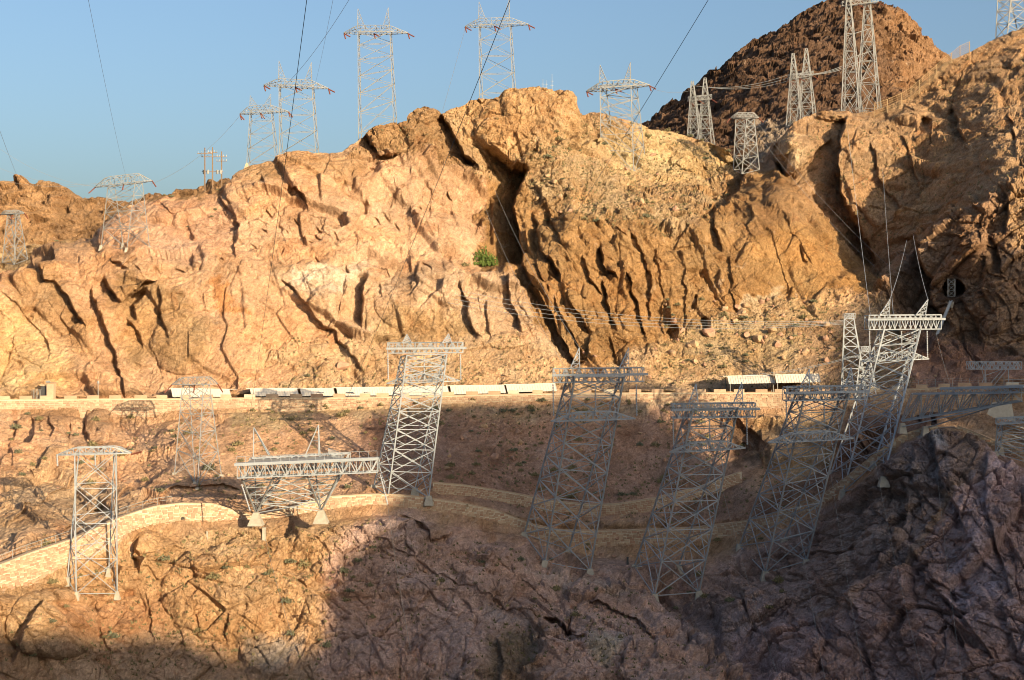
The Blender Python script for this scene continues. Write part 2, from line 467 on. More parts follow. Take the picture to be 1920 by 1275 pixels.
for i in range(NU):
    Dm[:, i] = np.interp(-PY[:, i], -KP[:, i], KD[:, i])
    py_ = PY[:, i]
    z1 = np.maximum(np.clip((py_ - KP[3, i]) / 26, 0, 1), np.clip((KP[5, i] - py_) / 10, 0, 1))
    z2 = np.maximum(np.clip((py_ - KP[6, i]) / 10, 0, 1), np.clip((KP[8, i] - py_) / 10, 0, 1))
    zone[:, i] = np.minimum(z1, z2) * np.interp(-py_, -KP[:, i], [1] * 13 + [0.7])


def smooth_rows(A, w):
    k = np.ones(2 * w + 1) / (2 * w + 1)
    P = np.pad(A, ((0, 0), (w, w)), mode='edge')
    c = np.cumsum(np.pad(P, ((0, 0), (1, 0))), axis=1)
    return (c[:, 2 * w + 1:] - c[:, :-2 * w - 1]) / (2 * w + 1)


# soften the creases of the break lines in the upper cliffs and the foreground
Ds = smooth_rows(smooth_rows(Dm, 10), 10)
Dv = smooth_rows(smooth_rows(Ds.T, 9), 9).T
wsm = smooth01(zone * 1.2)
D = Dm * (1 - wsm) + Dv * wsm

# large lumps of the wall itself, along the ray
x0 = (PX - CX) / F * D; z0 = -(PY - CY) / F * D


def grid_window(x_lo, x_hi, y_lo, y_hi):
    i0 = np.searchsorted(pxs, x_lo); i1 = np.searchsorted(pxs, x_hi)
    return max(i0, 0), min(i1 + 1, NU)


warpx = fbm(x0 * 0.35, z0 * 0.35, 4, 21) * 6.0 + fbm(x0 * 0.09, z0 * 0.09, 2, 25) * 3.0
warpy = fbm(x0 * 0.35, z0 * 0.35, 4, 22) * 6.0 + fbm(x0 * 0.09, z0 * 0.09, 2, 26) * 3.0
STEPLOG = np.zeros((NV, NU), np.float32)


def step(pts, d, Lf, side=-1, bulge=0.0, bl=18.0, fade=22.0, warp=1.0, p=1.3):
    """a rock edge along a polyline: one side stands back by d metres (healing over Lf px), the other side bulges"""
    d = d * (0.28 if d < 2.3 else 0.66 if d < 4.7 else 0.95); bulge = bulge * 0.5
    if np.mean([q[0] for q in pts]) > 1380 and np.mean([q[1] for q in pts]) > 820: d = d * 0.6
    a = np.array(pts, float)
    m = Lf * 1.1 + 14
    i0, i1 = grid_window(a[:, 0].min() - m, a[:, 0].max() + m, 0, 0)
    if i1 - i0 < 2: return
    y_lo, y_hi = a[:, 1].min() - m, a[:, 1].max() + m
    sub = PY[:, i0:i1]
    rows = np.where(((sub >= y_lo) & (sub <= y_hi)).any(axis=1))[0]
    if len(rows) == 0: return
    r0, r1 = rows[0], rows[-1] + 1
    X = PX[r0:r1, i0:i1] + warpx[r0:r1, i0:i1] * warp; Y = PY[r0:r1, i0:i1] + warpy[r0:r1, i0:i1] * warp
    best = np.full(X.shape, 1e9); sgn = np.zeros(X.shape); arc = np.zeros(X.shape)
    acc = 0.0
    for (ax, ay), (bx, by) in zip(a[:-1], a[1:]):
        dx, dy = bx - ax, by - ay
        ln = math.hypot(dx, dy)
        t = ((X - ax) * dx + (Y - ay) * dy) / (ln * ln)
        tc = np.clip(t, 0, 1)
        qx = X - (ax + tc * dx); qy = Y - (ay + tc * dy)
        dd = np.hypot(qx, qy)
        s = (X - ax) * (-dy) + (Y - ay) * dx      # >0: right of a line running down is negative
        mm = dd < best
        best = np.where(mm, dd, best); sgn = np.where(mm, np.where(s > 0, -1, 1), sgn); arc = np.where(mm, acc + t * ln, arc)
        acc += ln
    ef = smooth01((arc + fade * 0.3) / fade) * smooth01((acc - arc + fade * 0.3) / fade)
    sd = best * sgn * side           # >0 on the recessed side
    off = np.where(sd > 0, d * smooth01(sd / 2.2 + 0.3) * np.clip(1 - sd / Lf, 0, 1) ** p, 0)
    if bulge:
        q = np.clip(-sd / bl, 0, 1)
        off = off - np.where(sd <= 0, bulge * (1 - q) ** 1.2, 0)
    D[r0:r1, i0:i1] += off * ef
    STEPLOG[r0:r1, i0:i1] += np.abs(off * ef)


def blob(px, py, rx, ry, d, rot=0.0, p=1.0, warp=1.0, hard=False):
    """a boulder-like swelling (d<0 towards the camera) or a hollow (d>0)"""
    m = max(rx, ry) * 1.3 + 8
    i0, i1 = grid_window(px - m, px + m, 0, 0)
    sub = PY[:, i0:i1]
    rows = np.where(((sub >= py - m) & (sub <= py + m)).any(axis=1))[0]
    if len(rows) == 0 or i1 - i0 < 2: return
    r0, r1 = rows[0], rows[-1] + 1
    X = PX[r0:r1, i0:i1] + warpx[r0:r1, i0:i1] * warp - px; Y = PY[r0:r1, i0:i1] + warpy[r0:r1, i0:i1] * warp - py
    c, s = math.cos(rot), math.sin(rot)
    u = (X * c + Y * s) / rx; v = (-X * s + Y * c) / ry
    q = np.sqrt(u * u + v * v)
    if hard: w = smooth01((1.06 - q) / 0.12)
    else: w = np.sqrt(np.clip(1 - q * q, 0, 1)) ** p
    D[r0:r1, i0:i1] += d * w
    STEPLOG[r0:r1, i0:i1] += abs(d) * 0.4 * w
# ------------------------------------------------------------------ the rock edges one can pick out in the cliffs
for a in [
    # left cliff
    ([(16, 512), (4, 535), (-8, 560)], 3.0, 40), ([(93, 490), (80, 506), (88, 525), (108, 533)], 4.5, 38, -1, 2.5, 40),
    ([(107, 532), (128, 559), (144, 591), (157, 615)], 4.2, 34, -1, 3.0, 36), ([(171, 537), (176, 569), (197, 612), (213, 652), (221, 689), (235, 745)], 4.4, 40, -1, 2.2, 36),
    ([(192, 517), (197, 537), (208, 548), (229, 567)], 5.0, 34, -1, 2.6, 34), ([(231, 567), (256, 543), (292, 523)], 6.0, 26, -1, 2.2, 30),
    ([(280, 546), (253, 572), (252, 594)], 5.0, 30, -1, 1.8, 30), ([(235, 593), (256, 620), (264, 647)], 3.0, 22, -1, 1.2, 20),
    ([(304, 540), (309, 570), (299, 593), (315, 631)], 3.6, 14, -1, 1.2, 26), ([(140, 660), (150, 700), (152, 742)], 1.4, 22),
    ([(395, 520), (408, 552), (432, 592)], 1.0, 20), ([(10, 548), (50, 590), (90, 650)], 1.6, 22, -1, 1.4, 30),
    ([(200, 478), (225, 492), (240, 508)], 2.4, 20, -1, 1.4, 24), ([(225, 500), (246, 484), (262, 478)], 2.5, 18, -1, 1.0, 20),
    ([(250, 498), (275, 520)], 2.2, 18, -1, 1.0, 16),
    # pale upper cliff
    ([(414, 366), (435, 398), (445, 425), (438, 452), (436, 482)], 4.2, 46, -1, 1.5, 40), ([(424, 356), (436, 396)], 2.5, 24),
    ([(546, 348), (563, 370), (575, 390)], 5.0, 34, -1, 1.5, 36), ([(573, 388), (560, 400), (563, 432), (574, 466)], 2.4, 26, -1, 1.0, 24),
    ([(360, 378), (372, 392), (392, 402)], 1.2, 20), ([(604, 330), (632, 352)], 0.8, 20), ([(688, 350), (700, 366)], 1.1, 14),
    ([(711, 398), (738, 424), (762, 440)], 1.1, 22), ([(640, 352), (690, 392), (740, 420)], 0.9, 30, -1, 0.8, 30), ([(604, 300), (650, 345), (668, 372)], 0.7, 30, -1, 0.8, 30),
    ([(684, 436), (698, 462)], 0.9, 12), ([(505, 460), (515, 480), (527, 503)], 0.9, 20), ([(458, 384), (470, 396)], 0.9, 12), ([(680, 330), (694, 350), (712, 362)], 0.8, 18),
    ([(720, 310), (760, 372), (790, 420)], 0.8, 34, -1, 0.9, 32), ([(800, 330), (840, 380), (870, 430)], 0.8, 34, -1, 0.9, 32), ([(490, 330), (520, 400), (540, 470)], 0.7, 36, -1, 0.9, 30),
    ([(812, 470), (826, 490)], 0.8, 14), ([(596, 400), (610, 440), (640, 480)], 0.7, 24, -1, 0.8, 24), ([(300, 384), (318, 402), (330, 404)], 2.6, 20),
    # middle band under the bench
    ([(528, 522), (566, 562), (604, 601), (628, 619), (680, 690)], 2.6, 40, -1, 2.0, 44), ([(687, 512), (680, 557), (679, 612)], 5.6, 60, -1, 2.0, 40),
    ([(652, 520), (640, 560), (636, 600)], 2.0, 16, -1, 1.6, 22), ([(708, 526), (716, 556)], 2.6, 18), ([(859, 540), (877, 577), (884, 615), (899, 628)], 4.0, 34, -1, 2.2, 34),
    ([(908, 560), (912, 600), (920, 630)], 2.4, 18, -1, 1.2, 22), ([(946, 520), (958, 560), (966, 590), (976, 622)], 4.2, 30, -1, 2.4, 30), ([(680, 640), (700, 660), (720, 700)], 1.6, 22),
    ([(560, 512), (572, 530), (584, 545)], 2.2, 18), ([(590, 505), (606, 522), (612, 545)], 2.2, 16), ([(636, 505), (650, 516)], 1.8, 12), ([(540, 520), (552, 532), (560, 548)], 1.6, 12),
    ([(800, 560), (812, 590), (810, 620)], 1.6, 20), ([(750, 505), (764, 530), (786, 570)], 1.4, 26), ([(835, 600), (850, 620), (862, 640)], 1.6, 18),
    # summit blocks
    ([(828, 214), (840, 238), (854, 262), (872, 294), (896, 328)], 7.0, 60, -1, 1.6, 30), ([(690, 250), (700, 276), (716, 292), (752, 284)], 6.0, 44, -1, 2.0, 40),
    ([(1010, 262), (1008, 284)], 3.0, 14), ([(900, 330), (950, 305), (1005, 285), (1060, 262), (1110, 250)], 3.0, 40, 1), ([(872, 196), (880, 214), (890, 232)], 2.4, 18),
    ([(700, 300), (730, 318), (744, 336)], 1.8, 18), ([(1060, 170), (1078, 196), (1092, 218)], 2.5, 30, 1),
    # big recess and the ribs to its right
    ([(990, 318), (977, 340), (962, 391), (974, 442), (979, 496)], 21.0, 130, -1, 1.0, 30), ([(981, 492), (999, 539), (1035, 586), (1050, 630), (1093, 676)], 7.0, 40, -1, 2.4, 32),
    ([(1013, 430), (1017, 471), (1039, 492), (1052, 532)], 5.0, 30, -1, 2.2, 26), ([(1026, 404), (1044, 430), (1062, 460)], 3.6, 22, -1, 1.8, 20), ([(1066, 555), (1078, 586), (1112, 624)], 3.6, 24, -1, 1.8, 24),
    ([(1129, 462), (1132, 500), (1156, 527)], 5.0, 28, -1, 2.2, 28), ([(1129, 527), (1140, 575), (1158, 614)], 4.4, 26, -1, 2.4, 34), ([(1167, 516), (1194, 565), (1208, 635)], 4.0, 24, -1, 2.0, 30),
    ([(1140, 630), (1163, 676)], 3.0, 20), ([(1090, 480), (1110, 530), (1130, 560)], 2.4, 22, -1, 1.6, 24), ([(1178, 425), (1200, 470), (1216, 520), (1220, 600)], 2.4, 22, -1, 1.4, 26),
    ([(1150, 428), (1164, 440), (1176, 450)], 2.4, 14), ([(1232, 470), (1242, 540), (1244, 630)], 2.0, 22, -1, 1.4, 26), ([(1280, 500), (1284, 560), (1286, 632)], 2.0, 20, -1, 1.4, 22),
    ([(1310, 480), (1306, 560)], 1.6, 18), ([(1334, 402), (1345, 431), (1350, 470)], 4.6, 30, -1, 1.5, 28), ([(1000, 400), (1012, 440), (1008, 500), (1030, 560)], 3.0, 18, -1, 1.4, 20),
    ([(1040, 560), (1056, 600), (1090, 650), (1104, 682)], 2.5, 20, -1, 1.2, 20), ([(1372, 452), (1384, 470)], 2.0, 12), ([(1360, 480), (1372, 560), (1390, 600)], 1.6, 24, -1, 1.4, 28),
    ([(1495, 462), (1505, 490), (1512, 500)], 2.6, 12), ([(1420, 470), (1460, 500), (1490, 520)], 1.2, 20), ([(1436, 420), (1460, 470), (1480, 540)], 1.2, 30, -1, 1.0, 26), ([(1455, 380), (1480, 430), (1520, 500)], 1.2, 30, -1, 1.0, 26),
    # pit beside the brown hill, gully, right ridge
    ([(1404, 308), (1383, 350), (1363, 384), (1334, 396)], 18.0, 120, -1, 1.0, 20), ([(1448, 300), (1474, 331), (1527, 376), (1555, 425), (1608, 486), (1648, 533)], 17.0, 80, 1, 0.0),
    ([(1456, 258), (1462, 300), (1472, 326)], 9.0, 60, -1, 2.0, 30), ([(1472, 328), (1512, 310), (1552, 262)], 5.0, 40, -1, 1.0, 24),
    ([(1584, 232), (1566, 296), (1580, 350), (1608, 408), (1628, 462), (1641, 500)], 12.0, 110, -1, 1.5, 50),
    ([(1718, 440), (1727, 490), (1747, 527), (1750, 570), (1782, 612)], 13.0, 75, -1, 1.0, 30), ([(1786, 196), (1800, 246), (1816, 270)], 6.0, 40, -1, 2.5, 40), ([(1890, 212), (1900, 240), (1910, 300)], 3.0, 30, -1, 1.5, 30),
    ([(1630, 270), (1650, 330), (1690, 380)], 2.4, 34, -1, 1.5, 34), ([(1690, 250), (1710, 300), (1720, 340)], 2.6, 30, -1, 1.5, 30), ([(1860, 440), (1876, 470), (1880, 520)], 4.0, 40, -1, 1.5, 34),
    ([(1800, 560), (1830, 600), (1840, 650)], 4.0, 36, -1, 2.0, 34), ([(1850, 480), (1846, 540), (1866, 590)], 2.6, 26, -1, 1.6, 28), ([(1660, 590), (1690, 630), (1740, 680)], 4.0, 34, -1, 2.0, 30),
    ([(1896, 340), (1888, 400), (1886, 440)], 4.0, 40, -1, 1.0, 24), ([(1800, 620), (1812, 660), (1850, 690)], 3.0, 34),
    # slope and foreground left
    ([(60, 780), (64, 805), (58, 830)], 3.0, 24, -1, 1.6, 24), ([(96, 776), (100, 800), (94, 825)], 3.0, 22, -1, 1.6, 24), ([(220, 905), (160, 945), (110, 1000)], 3.4, 30, 1, 1.4, 26), ([(150, 870), (110, 905), (60, 935), (10, 985)], 3.0, 26, 1, 1.2, 26), ([(250, 880), (215, 930), (180, 965)], 2.6, 24, 1, 1.0, 20), ([(20, 840), (30, 860), (22, 880)], 2.4, 18), ([(268, 930), (330, 912), (420, 908), (450, 920)], 3.0, 20, -1, 1.0, 16),
    ([(128, 778), (133, 800), (130, 822)], 3.0, 20, -1, 1.6, 24), ([(160, 770), (158, 800), (166, 825)], 3.6, 20, -1, 2.2, 40), ([(140, 850), (90, 900), (40, 960)], 2.0, 30, 1),
    ([(74, 1125), (58, 1150), (36, 1190), (20, 1240)], 3.6, 40, -1, 2.0, 50), ([(313, 1140), (318, 1170), (298, 1190)], 2.0, 22, 1), ([(352, 1112), (350, 1135), (370, 1158)], 1.5, 14),
    ([(430, 1150), (418, 1180), (424, 1200)], 2.4, 18), ([(545, 1045), (530, 1075), (520, 1100)], 1.8, 20), ([(455, 1120), (460, 1150), (440, 1180)], 1.6, 16), ([(260, 1008), (248, 1040), (262, 1072)], 3.0, 24, -1, 2.4, 34),
    ([(60, 1230), (75, 1255), (90, 1290)], 2.6, 30, 1), ([(180, 1120), (190, 1170), (210, 1230)], 1.6, 26, -1, 1.2, 36), ([(270, 1110), (285, 1150), (290, 1210)], 1.6, 26, -1, 1.2, 36),
    # foreground middle
    ([(752, 968), (780, 980), (812, 1000), (850, 996)], 3.0, 24, -1, 1.2, 24), ([(1018, 1150), (1050, 1158), (1080, 1190), (1100, 1200)], 3.0, 34, -1, 1.4, 30), ([(700, 1010), (790, 1050), (900, 1110), (1010, 1150)], 2.0, 50, -1, 1.0, 40),
    ([(1100, 1120), (1140, 1135), (1200, 1170), (1230, 1195)], 3.0, 36, -1, 1.8, 34), ([(880, 1020), (960, 1060), (1040, 1110)], 1.6, 40, -1, 1.0, 36), ([(930, 1190), (945, 1240), (940, 1300)], 2.6, 50, -1, 1.5, 40),
    ([(1225, 1105), (1290, 1170), (1340, 1240), (1390, 1310)], 11.0, 90, 1, 1.0, 40), ([(1150, 1200), (1160, 1250), (1180, 1300)], 2.0, 40), ([(780, 1160), (790, 1220), (780, 1290)], 2.0, 44),
    # right spur
    ([(1752, 826), (1765, 900), (1800, 960), (1812, 1000)], 5.0, 60, -1, 2.0, 40), ([(1836, 870), (1846, 960), (1880, 1050), (1900, 1120)], 3.0, 40, -1, 1.0, 40), ([(1700, 900), (1690, 980), (1650, 1060), (1600, 1130), (1560, 1210)], 5.0, 80, -1, 2.5, 60),
    ([(1620, 920), (1610, 990), (1570, 1050), (1530, 1110)], 3.6, 60, -1, 1.6, 44), ([(1590, 1120), (1620, 1160), (1630, 1230), (1650, 1300)], 4.0, 50, -1, 1.6, 40), ([(1720, 1030), (1740, 1090), (1800, 1150), (1860, 1230)], 3.6, 50, -1, 2.0, 46),
    ([(1480, 1130), (1440, 1150), (1400, 1190)], 4.0, 40, 1, 1.0, 30), ([(1770, 1160), (1800, 1190), (1820, 1240)], 4.0, 34, -1, 1.8, 34), ([(1700, 1130), (1690, 1200), (1720, 1290)], 3.4, 46, -1, 1.6, 40),
    ([(1660, 860), (1668, 920), (1650, 960)], 2.6, 26, -1, 1.4, 30), ([(1720, 840), (1716, 900), (1730, 960)], 2.6, 24, -1, 1.4, 26), ([(1880, 1130), (1900, 1200), (1940, 1280)], 3.0, 40, -1, 1.4, 40),
    # buff bank and dark hollow under the road
    ([(1432, 800), (1420, 840), (1430, 880)], 5.0, 60, -1, 1.5, 40), ([(1300, 790), (1330, 830), (1345, 870)], 1.4, 40), ([(1560, 780), (1545, 830), (1550, 880)], 4.0, 40, 1),
]:
    step(*a)

for a in [
    (1260, 622, 9, 18, 4.0), (1318, 612, 6, 18, 4.0), (1300, 568, 4, 14, 2.5), (1304, 300, 46, 22, -4.0, 0.1), (1488, 290, 36, 32, -4.5, -0.4), (1735, 240, 15, 18, 5.0), (1790, 540, 21, 18, 12.0, 0.3, 1, 1.3, True),
    (252, 1050, 10, 20, 2.0), (292, 1024, 46, 26, -1.8, 0.2), (100, 1170, 90, 70, -5.0), (430, 1110, 130, 90, -4.0), (1033, 1158, 18, 8, 3.5, 0.2), (1062, 1176, 20, 7, 3.5, 0.4),
    (1400, 822, 46, 22, 4.0, 0.7), (1382, 846, 26, 14, 3.0, -0.4), (1111, 266, 7, 7, 3.0), (1215, 352, 12, 6, 2.0, 0.3), (1060, 370, 6, 9, 2.2), (185, 798, 28, 34, -3.6), (105, 795, 30, 26, -2.0), (612, 575, 34, 36, -3.0, 0.4), (760, 560, 60, 55, -2.5),
    (340, 640, 60, 60, -2.5), (1090, 560, 30, 60, -2.0, -0.4), (1000, 560, 30, 44, -2.0, -0.5), (1180, 580, 22, 46, -1.8, -0.2), (1420, 500, 60, 70, -2.0), (740, 250, 50, 36, -3.0), (800, 222, 26, 16, -2.0), (980, 240, 90, 70, -4.0),
    (1660, 330, 70, 100, -3.5, -0.3), (1850, 180, 60, 70, -3.0), (1870, 570, 40, 60, -3.0), (1820, 470, 50, 50, -2.5), (1000, 280, 10, 8, 2.2), (955, 640, 40, 16, -1.6), (1700, 560, 30, 46, 4.0), (1660, 1000, 40, 80, -2.5, 0.5),
    (1860, 1060, 60, 100, -2.5, -0.4), (1795, 1200, 40, 24, 3.0, 0.5), (1500, 1200, 60, 60, -3.0), (870, 1240, 120, 70, -3.0), (620, 1120, 90, 70, -2.0), (770, 990, 40, 12, 2.5, 0.2), (560, 470, 60, 30, -1.2), (1090, 420, 50, 24, -1.5),
    (1250, 380, 90, 30, -1.5), (1100, 330, 90, 40, -2.0), (1880, 300, 40, 40, -2.5), (1700, 210, 40, 26, -2.5), (140, 420, 30, 30, -3.0),
]:
    blob(*a)

for k in range(70):        # short breaks scattered over the faces, falling with the joints
    if k < 110: x_, y_ = RNG.uniform(250, 930), RNG.uniform(300, 500)
    elif k < 140: x_, y_ = RNG.uniform(300, 660), RNG.uniform(480, 720)
    elif k < 170: x_, y_ = RNG.uniform(0, 640), RNG.uniform(1090, 1240)
    else: x_, y_ = RNG.uniform(640, 1900), RNG.uniform(1040, 1300)
    if y_ < np.interp(x_, [q[0] for q in SKY], [q[1] for q in SKY]) + 22: continue
    a_ = math.radians(RNG.choice([RNG.uniform(28, 70), RNG.uniform(-20, 130)])); ln_ = RNG.uniform(7, 26)
    step([(x_, y_), (x_ + 0.5 * ln_ * math.cos(a_) + RNG.uniform(-2, 2), y_ + 0.5 * ln_ * math.sin(a_)), (x_ + ln_ * math.cos(a_), y_ + ln_ * math.sin(a_))], RNG.uniform(2.4, 3.6) * RNG.choice([.5, 1, 1]), RNG.uniform(4, 10), -1, RNG.uniform(0.1, 0.6), 14, 10)

D = 0.35 * D + 0.65 * np.pad((D[:-2, 1:-1] + D[2:, 1:-1] + D[1:-1, :-2] + D[1:-1, 2:] + 2 * D[1:-1, 1:-1]) / 6, 1, mode='edge')
P0 = np.stack([(PX - CX) / F * D, D, -(PY - CY) / F * D], -1).astype(np.float32)
# macro normal (pointing out of the hill, towards the open canyon)
Dn = smooth_rows(smooth_rows(Dm, 14), 14); Dn = smooth_rows(smooth_rows(Dn.T, 12), 12).T
Pn = np.stack([(PX - CX) / F * Dn, Dn, -(PY - CY) / F * Dn], -1)
du = np.gradient(Pn, axis=1); dv = np.gradient(Pn, axis=0)
N0 = np.cross(du, dv); N0 /= np.maximum(np.linalg.norm(N0, axis=2, keepdims=True), 1e-9)
N0 *= np.where(N0[..., 1:2] > 0, -1, 1)
N0[..., 1] -= 0.35; N0 /= np.linalg.norm(N0, axis=2, keepdims=True)
N0 = N0.astype(np.float32)

# ------------------------------------------------------------------ region masks, on a coarse raster then sampled
GX = np.arange(-64, 2000, 4.0); GY = np.arange(0, 1360, 4.0)
GXX, GYY = np.meshgrid(GX, GY)


def poly_mask(pts, soft):
    a = np.array(pts, float)
    inside = np.zeros(GXX.shape, bool); dist = np.full(GXX.shape, 1e9)
    n = len(a)
    for k in range(n):
        ax, ay = a[k]; bx, by = a[(k + 1) % n]
        c = ((ay > GYY) != (by > GYY))
        with np.errstate(divide='ignore', invalid='ignore'):
            xx = (bx - ax) * (GYY - ay) / (by - ay if by != ay else 1e-9) + ax
        inside ^= c & (GXX < xx)
        dx, dy = bx - ax, by - ay
        t = np.clip(((GXX - ax) * dx + (GYY - ay) * dy) / max(dx * dx + dy * dy, 1e-9), 0, 1)
        dist = np.minimum(dist, np.hypot(GXX - ax - t * dx, GYY - ay - t * dy))
    sd = np.where(inside, dist, -dist)
    return smooth01(sd / soft * 0.5 + 0.5).astype(np.float32)


wsx = fbm(x0 * 0.22, z0 * 0.22, 5, 41, 0.6) * 34; wsy = fbm(x0 * 0.22, z0 * 0.22, 5, 47, 0.6) * 34


def sample(Mk, warp=1.0):
    gx = np.clip((PX + wsx * warp - GX[0]) / 4.0, 0, len(GX) - 1.001); gy = np.clip((PY + wsy * warp - GY[0]) / 4.0, 0, len(GY) - 1.001)
    ix = gx.astype(np.int32); iy = gy.astype(np.int32)
    fx = (gx - ix).astype(np.float32); fy = (gy - iy).astype(np.float32)
    return (Mk[iy, ix] * (1 - fx) + Mk[iy, ix + 1] * fx) * (1 - fy) + (Mk[iy + 1, ix] * (1 - fx) + Mk[iy + 1, ix + 1] * fx) * fy


ribs = sample(poly_mask([(905, 330), (1010, 330), (1040, 400), (1180, 420), (1300, 430), (1350, 380), (1400, 310), (1470, 330), (1560, 430), (1660, 540), (1560, 560), (1350, 590), (1240, 650), (1180, 690), (1060, 690), (1030, 640), (960, 520), (900, 490)], 14))
hillside = sample(poly_mask([(900, 330), (1010, 270), (1110, 220), (1250, 240), (1400, 300), (1330, 400), (1280, 430), (1120, 425), (1020, 400), (960, 350)], 20))
summit = sample(poly_mask([(660, 300), (690, 220), (800, 190), (900, 170), (1090, 150), (1110, 250), (1000, 290), (900, 340), (780, 290), (700, 320)], 12))
ridge_r = sample(poly_mask([(1440, 240), (1560, 200), (1780, 100), (2000, 20), (2000, 320), (1760, 410), (1650, 520), (1540, 390)], 12))
mass_r = sample(poly_mask([(1650, 530), (1760, 410), (1900, 325), (2000, 310), (2000, 690), (1820, 690), (1640, 610)], 12))
scree = sample(poly_mask([(270, 930), (320, 850), (260, 815), (450, 770), (1000, 750), (1330, 765), (1420, 870), (1500, 930), (1400, 990), (1000, 985), (700, 925), (420, 945)], 16))
talus = sample(poly_mask([(480, 640), (620, 620), (700, 660), (900, 640), (1050, 640), (1100, 690), (1240, 640), (1350, 585), (1560, 555), (1650, 560), (1700, 640), (1700, 735), (400, 740), (560, 700)], 14))
spur_r = sample(poly_mask([(1400, 1020), (1560, 960), (1700, 820), (1800, 790), (2000, 880), (2000, 1360), (1380, 1360), (1280, 1160)], 16))
fore = sample(poly_mask([(-64, 1060), (250, 1000), (600, 970), (1000, 1010), (1230, 1100), (1400, 1290), (1400, 1360), (-64, 1360)], 16))
hillr = sample(poly_mask([(1340, 430), (1400, 310), (1470, 330), (1660, 540), (1560, 560), (1380, 580)], 20))
slab = sample(poly_mask([(400, 480), (520, 500), (600, 600), (700, 700), (640, 740), (330, 740), (330, 520)], 30))
ravine = sample(poly_mask([(1180, 1080), (1480, 1010), (1560, 1010), (1470, 1140), (1420, 1200), (1400, 1300), (1330, 1230)], 14))
zf = zone.astype(np.float32)

# ------------------------------------------------------------------ relief: joints, facets, ribs, rubble
X = P0[..., 0]; Y = P0[..., 1]; Z = P0[..., 2]
T = Z + 0.55 * Y
wx = fbm(X * 0.08, T * 0.08, 2, 3) * 1.6 + fbm(X / 2.5, T / 2.5, 3, 5) * 0.22
wy = fbm(X * 0.08, T * 0.08, 2, 9) * 1.6 + fbm(X / 2.5, T / 2.5, 3, 7) * 0.22
Xw = X + wx; Tw = T + wy
Xl = X + fbm(X * 0.05, T * 0.05, 2, 3) * 2.0; Tl = T + fbm(X * 0.05, T * 0.05, 2, 9) * 2.0     # nearly straight joints for the big slabs


def rot(x, y, deg):
    c, s = math.cos(math.radians(deg)), math.sin(math.radians(deg))
    return x * c + y * s, -x * s + y * c


ua, va = rot(Xl, Tl, -50)          # along the joints that fall to the right
ub, vb = rot(Xl, Tl, -72)          # steep columns
uc, vc = rot(Xl, Tl, 24)
ud, vd = rot(Xl, Tl, -8)
ue, ve = rot(Xl, Tl, 62)
h_slab = fac(ud, vd, 34, 22, 41, 0.17, 0.06, 0.06) + fac(ua, va, 19, 11, 42, 0.24, 0.10, 0.1)
h_block = fac(ua, va, 15, 8, 1, 0.24, 0.12, 0.15) + fac(ue, ve, 7.0, 4.2, 2, 0.26, 0.10, 0.15) + fac(uc, vc, 3.4, 2.2, 4, 0.32, 0.14, 0.2) + fac(ud, vd, 1.7, 1.1, 5, 0.42, 0.18, 0.2)
h_col = fac(ub, vb, 24, 6.5, 6, 0.40, 0.34, 0.5) + fac(ub, vb, 10, 3.6, 7, 0.40, 0.24, 0.35) + fac(uc, vc, 4.0, 2.4, 8, 0.36, 0.16, 0.2) + fac(ub, vb, 1.9, 1.0, 9, 0.45, 0.2, 0.2)
h_crag = fac(uc, vc, 12, 8, 36, 0.42, 0.22, 0.3) + fac(ua, va, 5.2, 3.4, 37, 0.5, 0.3, 0.35) + fac(ub, vb, 2.4, 1.5, 38, 0.55, 0.35, 0.3) + fac(uc, vc, 1.1, 0.8, 39, 0.55, 0.35, 0.2)
def soften(A, n=1):
    for _ in range(n):
        A = np.pad(A, 1, mode='edge')
        A = (A[:-2, 1:-1] + 2 * A[1:-1, 1:-1] + A[2:, 1:-1]) / 4
        A = np.pad(A, ((0, 0), (1, 1)), mode='edge')
        A = (A[:, :-2] + 2 * A[:, 1:-1] + A[:, 2:]) / 4
    return A


h_slab = soften(h_slab, 3); h_col = soften(h_col, 1); h_block = soften(h_block, 1)
big = fbm(X / 26.0, T / 26.0, 3, 15)
mid_n = fbm(X / 7.0, T / 7.0, 4, 16, 0.55)
fine_n = fbm(X / 1.6, T / 1.6, 4, 18, 0.6)
crag = ridged(Xw / 6.5, Tw / 6.5, 5, 19, 0.55)
h_rub = 0.9 * lumps(Xw / 2.6, Tw / 2.6, 31, 0.62, 0.55) + 0.5 * lumps(Xw / 1.25, Tw / 1.25, 32, 0.62, 0.6) + 0.26 * lumps(X / 0.62, T / 0.62, 33, 0.62, 0.6)
gully_n = ridged(ua / 30.0, va / 4.0, 3, 23)
rill = ridged(X / 7.0 + wx * .4, T / 60.0 + wy * .1, 3, 27)

